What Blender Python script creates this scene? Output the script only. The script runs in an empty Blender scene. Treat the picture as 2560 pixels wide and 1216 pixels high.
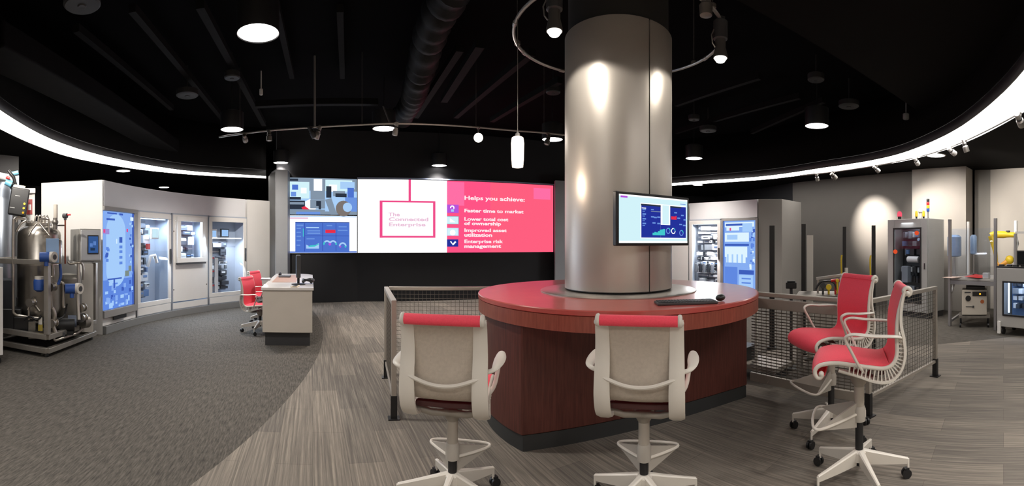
import bpy, math, random
from mathutils import Vector, Matrix
S = bpy.context.scene
COL = S.collection
R = math.radians
PI = math.pi
EYE = 1.51
F = 1100.0                      # pixels per radian of the cylindrical panorama (2560 x 1216)

def at(px, d, z=0.0):           # a place by its bearing (panorama column) and real distance
    t = (px - 1280) / F
    return Vector((d * math.sin(t), d * math.cos(t), z))

# ------------------------------------------------------------------ materials
def lin(c):
    return tuple((v / 12.92 if v <= .04045 else ((v + .055) / 1.055) ** 2.4) for v in c)
def hx(h):
    return lin(tuple(int(h[i:i + 2], 16) / 255 for i in (0, 2, 4)))
MATS = {}
def mat(name, col, rough=.5, metal=0., noise=0., nscale=20., bump=0., spec=.5, stretch=None, coat=0.):
    if name in MATS: return MATS[name]
    m = bpy.data.materials.new(name); m.use_nodes = True
    nt = m.node_tree; b = nt.nodes['Principled BSDF']
    if isinstance(col, str): col = hx(col)
    b.inputs['Base Color'].default_value = (*col, 1)
    b.inputs['Roughness'].default_value = rough
    b.inputs['Metallic'].default_value = metal
    b.inputs['Specular IOR Level'].default_value = spec
    if coat: b.inputs['Coat Weight'].default_value = coat; b.inputs['Coat Roughness'].default_value = .12
    if noise or bump:
        tc = nt.nodes.new('ShaderNodeTexCoord'); n = nt.nodes.new('ShaderNodeTexNoise')
        mp = nt.nodes.new('ShaderNodeMapping')
        nt.links.new(tc.outputs['Object'], mp.inputs[0]); nt.links.new(mp.outputs[0], n.inputs['Vector'])
        if stretch: mp.inputs['Scale'].default_value = stretch
        n.inputs['Scale'].default_value = nscale; n.inputs['Detail'].default_value = 4
        if noise:
            r = nt.nodes.new('ShaderNodeValToRGB')
            r.color_ramp.elements[0].position = .3; r.color_ramp.elements[1].position = .7
            r.color_ramp.elements[0].color = (*[c * (1 - noise) for c in col], 1)
            r.color_ramp.elements[1].color = (*[min(1, c * (1 + noise)) for c in col], 1)
            nt.links.new(n.outputs['Fac'], r.inputs[0]); nt.links.new(r.outputs[0], b.inputs['Base Color'])
        if bump:
            bp = nt.nodes.new('ShaderNodeBump'); bp.inputs['Strength'].default_value = bump
            bp.inputs['Distance'].default_value = .01
            nt.links.new(n.outputs['Fac'], bp.inputs['Height']); nt.links.new(bp.outputs[0], b.inputs['Normal'])
    MATS[name] = m
    return m
def emi(name, col, st=1.):
    if name in MATS: return MATS[name]
    m = bpy.data.materials.new(name); m.use_nodes = True
    nt = m.node_tree; nt.nodes.clear()
    e = nt.nodes.new('ShaderNodeEmission'); o = nt.nodes.new('ShaderNodeOutputMaterial')
    if isinstance(col, str): col = hx(col)
    e.inputs[0].default_value = (*col, 1); e.inputs[1].default_value = st
    nt.links.new(e.outputs[0], o.inputs[0]); MATS[name] = m
    return m
def glassm(name, tint=(.95, .97, 1), gl=.07):
    m = bpy.data.materials.new(name); m.use_nodes = True
    nt = m.node_tree; nt.nodes.clear()
    t = nt.nodes.new('ShaderNodeBsdfTransparent'); t.inputs[0].default_value = (*tint, 1)
    g = nt.nodes.new('ShaderNodeBsdfGlossy'); g.inputs['Roughness'].default_value = .03
    fr = nt.nodes.new('ShaderNodeFresnel'); fr.inputs[0].default_value = 1.45
    x = nt.nodes.new('ShaderNodeMixShader'); o = nt.nodes.new('ShaderNodeOutputMaterial')
    ge = nt.nodes.new('ShaderNodeNewGeometry'); iv = nt.nodes.new('ShaderNodeMath'); iv.operation = 'SUBTRACT'; iv.inputs[0].default_value = 1
    mu = nt.nodes.new('ShaderNodeMath'); mu.operation = 'MULTIPLY'; nt.links.new(ge.outputs['Backfacing'], iv.inputs[1])
    nt.links.new(fr.outputs[0], mu.inputs[0]); nt.links.new(iv.outputs[0], mu.inputs[1])
    nt.links.new(mu.outputs[0], x.inputs[0]); nt.links.new(t.outputs[0], x.inputs[1]); nt.links.new(g.outputs[0], x.inputs[2])
    nt.links.new(x.outputs[0], o.inputs[0]); MATS[name] = m
    return m

WHITE = mat('white_paint', (.68, .66, .64), .42, noise=.02, nscale=3)
CREAM = mat('cream_laminate', (.55, .50, .44), .45, noise=.02, nscale=5)
GREYP = mat('grey_paint', (.36, .36, .36), .5, noise=.03, nscale=4)
SILVP = mat('silver_panel', (.74, .74, .76), .40, .12, noise=.02, nscale=3)
DGREY = mat('dark_grey_paint', (.09, .088, .085), .6, noise=.05, nscale=6)
BLACKW = mat('black_wall_paint', (.0075, .0075, .0095), .7, noise=.1, nscale=3)
BLACKC = mat('black_ceiling_paint', (.0024, .0023, .0027), .9, spec=.04, noise=.15, nscale=3)
BLACKS = mat('black_soffit_paint', (.0042, .0038, .0037), .9, spec=.08, noise=.1, nscale=2)
DUCTM = mat('painted_duct', (.0055, .0052, .0056), .8, spec=.15, noise=.2, nscale=12)
BLACK = mat('black_plastic', (.012, .012, .013), .4)
RUBBER = mat('black_rubber', (.014, .014, .015), .6)
DPLAS = mat('charcoal_plastic', (.045, .045, .048), .5)
ALU = mat('brushed_aluminium', (.50, .48, .46), .36, .8, noise=.05, nscale=30, stretch=(1, 1, .1))
STEEL = mat('stainless_steel', (.50, .46, .41), .3, .95, noise=.1, nscale=8)
STEELD = mat('dull_steel', (.27, .25, .225), .45, .8, noise=.15, nscale=12)
CHROME = mat('chrome', (.8, .8, .8), .12, 1)
FRAMEW = mat('warm_white_frame', (.68, .64, .58), .35)
BACKM = mat('taupe_back_mesh', (.49, .428, .36), .75, noise=.06, nscale=60, bump=.2)
RED = mat('red_mesh_fabric', (.97, .07, .12), .65, noise=.05, nscale=120, bump=.15)
RED.node_tree.nodes['Principled BSDF'].inputs['Sheen Weight'].default_value = .15
REDP = mat('red_plastic', (.55, .02, .02), .4)
YEL = mat('yellow_paint', (.78, .55, .03), .42)
BLUEP = mat('blue_plastic', (.03, .09, .35), .4)
LBLUE = mat('pale_blue_plastic', (.30, .45, .70), .35)
ORANGE = mat('orange_label', (.45, .12, .03), .5)
GLASS = glassm('clear_glass')
LENS = emi('lamp_glow', (1, .93, .85), 9)
LENSC = emi('cool_lamp_glow', (1, .96, .92), 7)
COVE = emi('cove_light_diffuser', (1, .965, .92), 8.0)
PEND = emi('pendant_glass_glow', (1, .82, .66), 2.6)
PINK = emi('screen_pink', 'ff5486'); PINKL = emi('screen_pink_light', 'ff6fa6'); PINKD = emi('screen_magenta_line', 'f0508c')
PINK2 = emi('screen_pink_right', 'ff5f80')
SWH = emi('screen_white', 'ffffff', 1.15); SWT = emi('screen_text_white', 'fff0f4'); SPL = emi('screen_pale_text', 'e9bfd8')
SBL = emi('screen_blue', '4f74cf'); SDB = emi('screen_deep_blue', '24329a'); SMB = emi('screen_mid_blue', '6d95e0'); SCY = emi('screen_cyan', 'd3f3fa')
SRD = emi('screen_red', 'e8304a'); STQ = emi('screen_teal', '42c8cc'); SPU = emi('screen_purple', 'b455dc'); SGR = emi('screen_grey', '8495a8')
SDK = emi('screen_dark', '2d3644'); SLB = emi('screen_light_blue', 'a9cff8'); SBR = emi('screen_taupe', '7c7470'); SNV = emi('screen_navy', '24408c')

def wood(name, c1, c2, rough, coat=0.):
    m = bpy.data.materials.new(name); m.use_nodes = True
    nt = m.node_tree; b = nt.nodes['Principled BSDF']
    tc = nt.nodes.new('ShaderNodeTexCoord'); mp = nt.nodes.new('ShaderNodeMapping')
    mp.inputs['Scale'].default_value = (22, 22, 1.6)
    n = nt.nodes.new('ShaderNodeTexNoise'); n.inputs['Scale'].default_value = 3; n.inputs['Detail'].default_value = 6
    r = nt.nodes.new('ShaderNodeValToRGB')
    r.color_ramp.elements[0].position = .3; r.color_ramp.elements[0].color = (*c1, 1)
    r.color_ramp.elements[1].position = .72; r.color_ramp.elements[1].color = (*c2, 1)
    nt.links.new(tc.outputs['Object'], mp.inputs[0]); nt.links.new(mp.outputs[0], n.inputs['Vector'])
    nt.links.new(n.outputs['Fac'], r.inputs[0]); nt.links.new(r.outputs[0], b.inputs['Base Color'])
    b.inputs['Roughness'].default_value = rough
    b.inputs['Coat Weight'].default_value = coat; b.inputs['Coat Roughness'].default_value = .15
    return m
CHERRY = wood('cherry_laminate', (.075, .021, .016), (.13, .040, .030), .42)
CHERRYA = wood('cherry_apron', (.23, .062, .042), (.34, .10, .066), .35)
REDTOP = mat('red_laminate_top', (.50, .10, .085), .28, noise=.06, nscale=9, coat=.3)
PILLARM = mat('satin_metal_cladding', (.54, .50, .45), .38, .6, noise=.03, nscale=2)

def carpet():
    m = bpy.data.materials.new('carpet_planks'); m.use_nodes = True
    nt = m.node_tree; b = nt.nodes['Principled BSDF']; b.inputs['Roughness'].default_value = .95
    b.inputs['Specular IOR Level'].default_value = .15
    N = nt.nodes.new; L = nt.links.new
    geo = N('ShaderNodeNewGeometry'); vr = N('ShaderNodeVectorRotate'); vr.rotation_type = 'Z_AXIS'; vr.inputs['Angle'].default_value = R(-26)
    L(geo.outputs['Position'], vr.inputs['Vector'])
    def noise(scale, vec, det=3., ro=.55):
        mp = N('ShaderNodeMapping'); mp.inputs['Scale'].default_value = vec
        n = N('ShaderNodeTexNoise'); n.inputs['Scale'].default_value = scale; n.inputs['Detail'].default_value = det
        n.inputs['Roughness'].default_value = ro
        L(vr.outputs[0], mp.inputs[0]); L(mp.outputs[0], n.inputs['Vector']); return n
    # plank tint, light carpet
    br = N('ShaderNodeTexBrick'); mp = N('ShaderNodeMapping'); mp.inputs['Rotation'].default_value = (0, 0, R(90))
    L(vr.outputs[0], mp.inputs[0]); L(mp.outputs[0], br.inputs['Vector'])
    br.inputs['Scale'].default_value = 1.; br.inputs['Brick Width'].default_value = 1.0; br.inputs['Row Height'].default_value = .25
    br.inputs['Mortar Size'].default_value = .002; br.inputs['Mortar Smooth'].default_value = .3
    br.inputs['Color1'].default_value = (.80, .80, .80, 1); br.inputs['Color2'].default_value = (1.14, 1.12, 1.08, 1); br.inputs['Mortar'].default_value = (.66, .65, .64, 1)
    s1 = noise(1., (60, 1.1, 1), 5, .7)
    r1 = N('ShaderNodeValToRGB'); cr = r1.color_ramp
    cr.elements[0].position = .26; cr.elements[0].color = (.090, .082, .075, 1)
    cr.elements[1].position = .74; cr.elements[1].color = (.32, .285, .242, 1)
    e = cr.elements.new(.5); e.color = (.178, .159, .141, 1)
    L(s1.outputs['Fac'], r1.inputs[0])
    mx = N('ShaderNodeMix'); mx.data_type = 'RGBA'; mx.blend_type = 'MULTIPLY'; mx.inputs[0].default_value = 1
    L(r1.outputs[0], mx.inputs[6]); L(br.outputs['Color'], mx.inputs[7])
    # dark carpet
    s2 = noise(1., (75, 9, 1), 4, .7)
    r2 = N('ShaderNodeValToRGB'); cr = r2.color_ramp
    cr.elements[0].position = .28; cr.elements[0].color = (.036, .033, .030, 1)
    cr.elements[1].position = .72; cr.elements[1].color = (.145, .130, .112, 1)
    L(s2.outputs['Fac'], r2.inputs[0])
    # boundary: inside the big arc on the left, or beyond the line on the right
    sp = N('ShaderNodeSeparateXYZ'); L(geo.outputs['Position'], sp.inputs[0])
    def M(op, a, b_=None):
        n = N('ShaderNodeMath'); n.operation = op
        for i, v in enumerate((a, b_)):
            if v is None: continue
            if isinstance(v, (int, float)): n.inputs[i].default_value = v
            else: L(v, n.inputs[i])
        return n.outputs[0]
    dx = M('ADD', sp.outputs[0], 15.596); dy = M('SUBTRACT', sp.outputs[1], .870)
    dd = M('ADD', M('MULTIPLY', dx, dx), M('MULTIPLY', dy, dy))
    left = M('LESS_THAN', dd, 13.817 ** 2)
    ln = M('ADD', sp.outputs[1], M('MULTIPLY', sp.outputs[0], .7245))
    right = M('MULTIPLY', M('GREATER_THAN', ln, 7.63), M('GREATER_THAN', sp.outputs[0], 2.9))
    mask = M('MAXIMUM', left, right)
    fin = N('ShaderNodeMix'); fin.data_type = 'RGBA'
    L(mask, fin.inputs[0]); L(mx.outputs[2], fin.inputs[6]); L(r2.outputs[0], fin.inputs[7])
    L(fin.outputs[2], b.inputs['Base Color'])
    bp = N('ShaderNodeBump'); bp.inputs['Strength'].default_value = .35; bp.inputs['Distance'].default_value = .004
    L(s2.outputs['Fac'], bp.inputs['Height']); L(bp.outputs[0], b.inputs['Normal'])
    return m
CARPET = carpet()

# ------------------------------------------------------------------ mesh builder
class MB:
    def __init__(s): s.v = []; s.f = []; s.m = []
    def add(s, vs, fs, mi=0):
        o = len(s.v); s.v += [tuple(v) for v in vs]
        for f in fs: s.f.append(tuple(i + o for i in f)); s.m.append(mi)
        return s
    def box(s, c, d, rz=0., mi=0, M=None):
        x, y, z = (k / 2 for k in d)
        P = [Vector((a * x, b * y, e * z)) for e in (-1, 1) for b in (-1, 1) for a in (-1, 1)]
        if M is None: M = Matrix.Rotation(rz, 3, 'Z')
        c = Vector(c)
        return s.add([c + M @ p for p in P], [(0, 2, 3, 1), (4, 5, 7, 6), (0, 1, 5, 4), (2, 6, 7, 3), (0, 4, 6, 2), (1, 3, 7, 5)], mi)
    def beam(s, a, b, w, h, mi=0):           # rectangular bar from a to b
        a = Vector(a); b = Vector(b); d = (b - a); L = d.length
        if L < 1e-6: return s
        X = d / L; up = Vector((0, 0, 1)) if abs(X.z) < .95 else Vector((0, 1, 0))
        Y = up.cross(X).normalized(); Z = X.cross(Y)
        M = Matrix((X, Y, Z)).transposed()
        return s.box((a + b) / 2, (L, w, h), mi=mi, M=M)
    def tube(s, pts, r, n=10, mi=0, close=False, caps=True, flat=1.):
        pts = [Vector(p) for p in pts]; k = len(pts); rs = r if isinstance(r, (list, tuple)) else [r] * k
        o = len(s.v); prev = None
        for i, p in enumerate(pts):
            if close: t = pts[(i + 1) % k] - pts[i - 1]
            else: t = pts[min(i + 1, k - 1)] - pts[max(i - 1, 0)]
            t.normalize()
            if prev is None:
                u = Vector((0, 0, 1)) if abs(t.z) < .9 else Vector((0, 1, 0))
                u = (u - t * u.dot(t)).normalized()
            else:
                u = prev - t * prev.dot(t)
                u = u.normalized() if u.length > 1e-6 else Vector((1, 0, 0))
            prev = u; w = t.cross(u)
            for j in range(n):
                a = 2 * PI * j / n
                s.v.append(tuple(p + rs[i] * (math.cos(a) * u * flat + math.sin(a) * w)))
        for i in range(k if close else k - 1):
            for j in range(n):
                a0 = o + i * n + j; a1 = o + i * n + (j + 1) % n
                b0 = o + ((i + 1) % k) * n + j; b1 = o + ((i + 1) % k) * n + (j + 1) % n
                s.f.append((a0, a1, b1, b0)); s.m.append(mi)
        if caps and not close:
            s.f.append(tuple(o + j for j in reversed(range(n)))); s.m.append(mi)
            s.f.append(tuple(o + (k - 1) * n + j for j in range(n))); s.m.append(mi)
        return s
    def cyl(s, a, b, r, n=20, mi=0, r2=None): return s.tube([a, b], [r, r if r2 is None else r2], n, mi)
    def lathe(s, prof, c=(0, 0, 0), n=32, mi=0, M=None, cap=True):   # prof: (radius, z)
        o = len(s.v); c = Vector(c)
        for (r, z) in prof:
            for j in range(n):
                a = 2 * PI * j / n; p = Vector((r * math.cos(a), r * math.sin(a), z))
                if M is not None: p = M @ p
                s.v.append(tuple(c + p))
        for i in range(len(prof) - 1):
            for j in range(n):
                s.f.append((o + i * n + j, o + i * n + (j + 1) % n, o + (i + 1) * n + (j + 1) % n, o + (i + 1) * n + j)); s.m.append(mi)
        if cap and prof[0][0] > 2e-3: s.f.append(tuple(o + j for j in reversed(range(n)))); s.m.append(mi)
        if cap and prof[-1][0] > 2e-3: s.f.append(tuple(o + (len(prof) - 1) * n + j for j in range(n))); s.m.append(mi)
        return s
    def prism(s, poly, z0, z1, mi=0):
        ar = sum(poly[i][0] * poly[(i + 1) % len(poly)][1] - poly[(i + 1) % len(poly)][0] * poly[i][1] for i in range(len(poly)))
        if ar < 0: poly = poly[::-1]
        k = len(poly); vs = [(p[0], p[1], z0) for p in poly] + [(p[0], p[1], z1) for p in poly]
        fs = [tuple(reversed(range(k))), tuple(range(k, 2 * k))] + [(i, (i + 1) % k, k + (i + 1) % k, k + i) for i in range(k)]
        return s.add(vs, fs, mi)
    def ball(s, c, r, n=16, m=10, mi=0, sc=(1, 1, 1)):
        pr = [(max(1e-6, math.sin(PI * i / m)) * r, -math.cos(PI * i / m) * r) for i in range(m + 1)]
        return s.lathe(pr, c, n, mi, Matrix.Diagonal(sc))
    def strip(s, A, B, mi=0):                # quads between two polylines
        k = len(A); return s.add(list(A) + list(B), [(i, i + 1, k + i + 1, k + i) for i in range(k - 1)], mi)
    def build(s, name, mats, parent=None, bevel=0., ang=38, loc=None, rz=0., solid=0.):
        me = bpy.data.meshes.new(name); me.from_pydata(s.v, [], s.f)
        if not isinstance(mats, (list, tuple)): mats = [mats]
        for m in mats: me.materials.append(m)
        me.polygons.foreach_set('material_index', s.m)
        me.polygons.foreach_set('use_smooth', [True] * len(s.f))
        me.update(); me.set_sharp_from_angle(angle=R(ang))
        o = bpy.data.objects.new(name, me); COL.objects.link(o)
        if parent is not None: o.parent = parent
        if loc is not None: o.location = loc
        o.rotation_euler.z = rz
        if solid:
            md = o.modifiers.new('thick', 'SOLIDIFY'); md.thickness = solid; md.offset = 0
        if bevel:
            md = o.modifiers.new('bevel', 'BEVEL'); md.width = bevel; md.segments = 2; md.limit_method = 'ANGLE'; md.angle_limit = R(50)
            md.harden_normals = True
        return o

def thing(name, label, cat, loc=(0, 0, 0), rz=0., group=None):
    o = bpy.data.objects.new(name, None); COL.objects.link(o)
    o.empty_display_size = .1; o.location = loc; o.rotation_euler.z = rz
    o['label'] = label; o['category'] = cat
    if group: o['group'] = group
    return o
def tag(o, label, cat, group=None):
    o['label'] = label; o['category'] = cat
    if group: o['group'] = group
    return o
def struct(o): o['kind'] = 'structure'; return o
KIDS = {}
def copy_tree(o, parent=None):
    c = o.copy(); COL.objects.link(c); c.parent = parent
    for ch in [x for x in COL.objects if x.parent == o]: copy_tree(ch, c)
    return c
def text(body, size, m, parent, loc, rot, name='lettering', ext=.001, sx=1., align='LEFT', bold=.0, label=None):
    cu = bpy.data.curves.new(name, 'FONT'); cu.body = body; cu.size = size; cu.extrude = ext; cu.align_x = align
    cu.offset = bold; cu.space_line = .92; cu.resolution_u = 3
    cu.materials.append(m); o = bpy.data.objects.new(name, cu); COL.objects.link(o)
    bpy.context.view_layer.update()
    me = bpy.data.meshes.new_from_object(o.evaluated_get(bpy.context.evaluated_depsgraph_get())); me.name = name
    bpy.data.objects.remove(o); o = bpy.data.objects.new(name, me); COL.objects.link(o)
    o.parent = parent; o.location = loc; o.rotation_euler = rot; o.scale.x = sx
    return o
def smooth(pts, k=6):
    pts = [Vector(p) for p in pts]; out = []
    for i in range(len(pts) - 1):
        p0 = pts[max(i - 1, 0)]; p1 = pts[i]; p2 = pts[i + 1]; p3 = pts[min(i + 2, len(pts) - 1)]
        for j in range(k):
            t = j / k
            out.append(.5 * ((2 * p1) + (-p0 + p2) * t + (2 * p0 - 5 * p1 + 4 * p2 - p3) * t * t + (-p0 + 3 * p1 - 3 * p2 + p3) * t ** 3))
    out.append(pts[-1]); return out
def resample(pts, n):
    L = [0.]
    for a, b in zip(pts, pts[1:]): L.append(L[-1] + (b - a).length)
    out = []
    for i in range(n):
        t = L[-1] * i / (n - 1); j = 0
        while j < len(L) - 2 and L[j + 1] < t: j += 1
        f = (t - L[j]) / max(1e-9, L[j + 1] - L[j]); out.append(pts[j].lerp(pts[j + 1], f))
    return out
def light(kind, name, loc, energy, col=(1, .95, .88), aim=None, size=.1, angle=60, blend=.5, sy=None):
    l = bpy.data.lights.new(name, kind); l.energy = energy; l.color = col
    if kind == 'SPOT': l.spot_size = R(angle); l.spot_blend = blend; l.shadow_soft_size = size
    elif kind == 'POINT': l.shadow_soft_size = size
    elif kind == 'AREA':
        l.size = size
        if sy: l.shape = 'RECTANGLE'; l.size_y = sy
        elif sy is None: l.shape = 'DISK'
    o = bpy.data.objects.new(name, l); COL.objects.link(o); o.location = loc
    if aim is None: aim = Vector(loc) - Vector((0, 0, 1))
    d = Vector(aim) - Vector(loc)
    o.rotation_euler = d.to_track_quat('-Z', 'Y').to_euler()
    return o

# ------------------------------------------------------------------ camera
cam = bpy.data.cameras.new('camera'); co = bpy.data.objects.new('camera', cam); COL.objects.link(co)
co.location = (0, 0, EYE); co.rotation_euler = (R(90), 0, 0)
cam.type = 'PANO'; cam.panorama_type = 'CENTRAL_CYLINDRICAL'
cam.central_cylindrical_range_u_min = -1280 / F; cam.central_cylindrical_range_u_max = 1280 / F
cam.central_cylindrical_range_v_min = -608 / F; cam.central_cylindrical_range_v_max = 608 / F
cam.central_cylindrical_radius = 1.
cam.clip_start = .05; cam.clip_end = 200
S.camera = co
S.view_settings.view_transform = 'Standard'; S.view_settings.look = 'None'
S.view_settings.exposure = 0; S.view_settings.gamma = 1
w = bpy.data.worlds.new('world'); S.world = w; w.use_nodes = True
w.node_tree.nodes['Background'].inputs[0].default_value = (.9, .93, 1, 1)
w.node_tree.nodes['Background'].inputs[1].default_value = .0
S.cycles.use_denoising = True
S.cycles.max_bounces = 6; S.cycles.use_adaptive_sampling = True; S.cycles.adaptive_threshold = .015; S.cycles.transparent_max_bounces = 12; S.cycles.caustics_reflective = False; S.cycles.caustics_refractive = False
S.cycles.sample_clamp_indirect = 4.


# ================================================================== the room
Oc = Vector((-.17, 6.7, 0)); RC = 6.1
def oc(px, rad=RC):                       # where the bearing meets the curved cabinet line
    t = (px - 1280) / F; d = Vector((math.sin(t), math.cos(t), 0)); b = d.dot(Oc)
    q = b * b - (Oc.dot(Oc) - rad * rad); return d * (b + math.sqrt(q))
b = MB(); b.box((0, 5.5, -.05), (26, 21, .1)); struct(b.build('floor', CARPET))
b = MB(); b.box((0, 5.5, 4.45), (26, 21, .1)); struct(b.build('ceiling', BLACKC))
b = MB(); b.box((-11.6, 5.5, 2.2), (.2, 20, 4.4)); struct(b.build('wall_left', BLACKW))
b = MB(); b.box((0, -3.6, 2.2), (24, .2, 4.4)); struct(b.build('wall_rear', mat('cream_rear_wall', (.62, .58, .52), .7)))
b = MB(); b.box((0, 14.6, 2.2), (24, .2, 4.4)); struct(b.build('wall_back', BLACKW))

# soffits outside the light ring, glowing crescents and grey upstands
LO = smooth([(-1.5, -.1, 3.2), (-3.3, .4, 3.2), (-4.9, 1.35, 3.2), (-6.01, 2.59, 3.2), (-6.79, 3.65, 3.2), (-7.41, 4.92, 3.2), (-7.61, 6.81, 3.2), (-7.11, 8.48, 3.2), (-6.12, 9.78, 3.2)])
LI = smooth([(-1.4, .75, 3.2), (-2.9, .95, 3.2), (-4.2, 1.45, 3.2), (-5.2, 2.3, 3.2), (-6.3, 3.78, 3.2), (-6.92, 5.59, 3.2), (-6.91, 7.68, 3.2), (-5.90, 9.42, 3.2)])
RO = smooth([(1.4, -.1, 3.2), (2.4, .2, 3.2), (3.9, .95, 3.2), (5.24, 2.26, 3.2), (6.41, 3.89, 3.2), (7.05, 5.49, 3.2), (7.1, 6.73, 3.2), (6.9, 7.95, 3.2), (6.33, 10.0, 3.2), (4.68, 12.13, 3.2), (4.0, 12.6, 3.2)])
RI = smooth([(1.4, .75, 3.2), (2.6, .95, 3.2), (3.92, 1.69, 3.2), (5.4, 3.3, 3.2), (6.27, 4.88, 3.2), (6.55, 6.1, 3.2), (6.44, 7.37, 3.2), (5.98, 9.47, 3.2), (4.46, 11.56, 3.2), (3.9, 12.0, 3.2)])
def resq(a, n=70): return resample(a, n)
up = lambda L, z: [Vector((p[0], p[1], z)) for p in L]
lo, li, ro, ri = resq(LO), resq(LI), resq(RO), resq(RI)
b = MB(); b.strip(up(lo, 3.21), up(li, 3.21)); b.strip(up(lo, 3.24), up(li, 3.24))
tag(b.build('cove_light', COVE), 'long white glowing crescent ceiling light curving above the white display cabinets', 'light', 'cove light arcs')
b = MB(); b.strip(up(ro, 3.21), up(ri, 3.21)); b.strip(up(ro, 3.24), up(ri, 3.24))
tag(b.build('cove_light', COVE), 'white glowing crescent ceiling light running from behind the metal pillar over the robot cells', 'light', 'cove light arcs')
for nm, pl in (('trim_1', li), ('trim_2', ri)):
    b = MB(); b.strip(up(pl, 3.2), up(pl, 3.35)); struct(b.build(nm, mat('grey_upstand', (.075, .075, .078), .5), solid=.02))
for nm, pl in (('ceiling_bulkhead', li), ('ceiling_bulkhead', ri)):
    b = MB(); b.strip(up(pl, 3.36), up(pl, 4.4)); struct(b.build(nm, BLACKS, solid=.03))
# left soffit
pl = [tuple(p[:2]) for p in lo]; ext = [(-6.3, 14.5), (-11.5, 14.5), (-11.5, -3.5), (-1.5, -3.5)]
b = MB(); b.prism(pl + ext, 3.2, 3.26); struct(b.build('ceiling_soffit', BLACKS))
pr = [tuple(p[:2]) for p in ro]; ext = [(4.0, 14.5), (11.5, 14.5), (11.5, -3.5), (1.4, -3.5)]
b = MB(); b.prism(pr + ext, 3.2, 3.26); struct(b.build('ceiling_soffit', BLACKS))

# right-hand walls
WW = mat('warm_grey_wall', (.38, .35, .315), .7, noise=.03, nscale=2)
WB = mat('taupe_wall', (.12, .108, .097), .7, noise=.03, nscale=2)
def wallseg(nm, a, c, m, th=.12, z=3.2):
    a = Vector((a[0], a[1], 0)); c = Vector((c[0], c[1], 0)); d = c - a
    n = Vector((d.y, -d.x, 0)).normalized()
    if n.dot(a) < 0: n = -n
    q = [a, c, c + n * th, a + n * th]
    b = MB(); b.prism([(p.x, p.y) for p in q], 0, z); return struct(b.build(nm, m))
wallseg('wall_right', (7.36, 9.93), (8.2, 6.36), WB)
wallseg('wall_right_column', (8.01, 6.24), (8.306, 4.97), WW, th=.5)
wallseg('wall_right_return', (8.836, 5.05), (9.0, 4.65), mat('grey_return_wall', (.16, .15, .135), .7))
wallseg('wall_right_side', (8.97, 4.75), (9.35, 1.5), WW)
wallseg('wall_right_far', (7.36, 9.93), (7.2, 14.5), BLACKW)
# left-hand grey wall piece behind the process skid
wallseg('wall_left_return', at(-60, 8.2)[:2], at(47, 8.6)[:2], mat('grey_left_wall', (.16, .155, .15), .7), th=.4)
# video wall: two facets of black wall and two grey pilasters
VA = Vector((-5.369, 9.658, 0)); VB = Vector((-3.90, 10.64, 0)); VC = Vector((1.155, 12.547, 0))
wallseg('wall_front_left', (VA - (VB - VA).normalized() * .3)[:2], VB[:2], BLACKW, th=.3, z=4.4)
wallseg('wall_front_right', VB[:2], (VC + (VC - VB).normalized() * 3.2)[:2], BLACKW, th=.3, z=4.4)
PG = mat('grey_pilaster', (.34, .35, .365), .45, noise=.03, nscale=3)
a = at(689, 10.45); c = at(719, 10.55)
b = MB(); b.prism([a[:2], c[:2], (c + Vector((-.2, .5, 0)))[:2], (a + Vector((-.3, .3, 0)))[:2]], 0, 3.26); struct(b.build('wall_front_pilaster', PG))
a = at(1388, 12.2); c = at(1440, 12.45)
b = MB(); b.prism([a[:2], c[:2], (c + Vector((0, .3, 0)))[:2], (a + Vector((0, .25, 0)))[:2]], 0, 3.25); struct(b.build('wall_front_pilaster', PG))
a = at(676, 10.7); c = at(690, 10.45)
b = MB(); b.prism([a[:2], c[:2], (c + Vector((-.3, .4, 0)))[:2], (a + Vector((-.3, .4, 0)))[:2]], 0, 3.2); struct(b.build('wall_front_return', DGREY))

# ---- ceiling services: beams, ducts
def ceil_beam(p, q, w, h, z, nm='ceiling_beam'):
    b = MB(); b.beam((p[0], p[1], z), (q[0], q[1], z), w, h); return struct(b.build(nm, DUCTM))
def cp(px, y, z): return at(px, (z - EYE) * F / (608 - y))
for (x0, y0, x1, y1, z, wd) in ((330, 20, 560, 300, 4.2, .09), (500, 10, 660, 310, 4.2, .10), (690, 10, 730, 190, 4.3, .08), (850, 20, 856, 190, 4.3, .08),
        (190, 70, 430, 270, 4.2, .09), (1110, 250, 1200, 110, 4.1, .12), (1040, 290, 1150, 120, 4.1, .10), (1140, 290, 1330, 130, 4.1, .10), (1230, 300, 1400, 200, 4.1, .10),
        (1690, 260, 1900, 190, 4.1, .08), (1690, 330, 2000, 240, 4.1, .08), (1880, 330, 2060, 250, 4.1, .08)):
    ceil_beam(cp(x0, y0, z), cp(x1, y1, z), wd, .1, z)
ceil_beam(cp(640, 262, 3.9), cp(945, 256, 3.9), .12, .10, 3.9, 'ceiling_beam')
# dropped panel edges at left and right
a, c = cp(-40, 100, 3.75), cp(470, 400, 3.75)
b = MB(); b.beam((a.x, a.y, 3.75), (c.x, c.y, 3.75), .55, .3); struct(b.build('ceiling_duct', DUCTM, bevel=.03))
a, c = cp(1860, 10, 3.8), cp(2390, 345, 3.8)
dv = (c - a).normalized(); nv = Vector((dv.y, -dv.x, 0))
q = [a - dv * 2, c + dv * .6, c + dv * .6 + nv * 4.5, a - dv * 2 + nv * 4.5]
b = MB(); b.prism([tuple(p[:2]) for p in q], 3.8, 3.9); struct(b.build('ceiling_panel', mat('brown_black_panel', (.0048, .0041, .0038), .85, spec=.08, noise=.1, nscale=1)))
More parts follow.
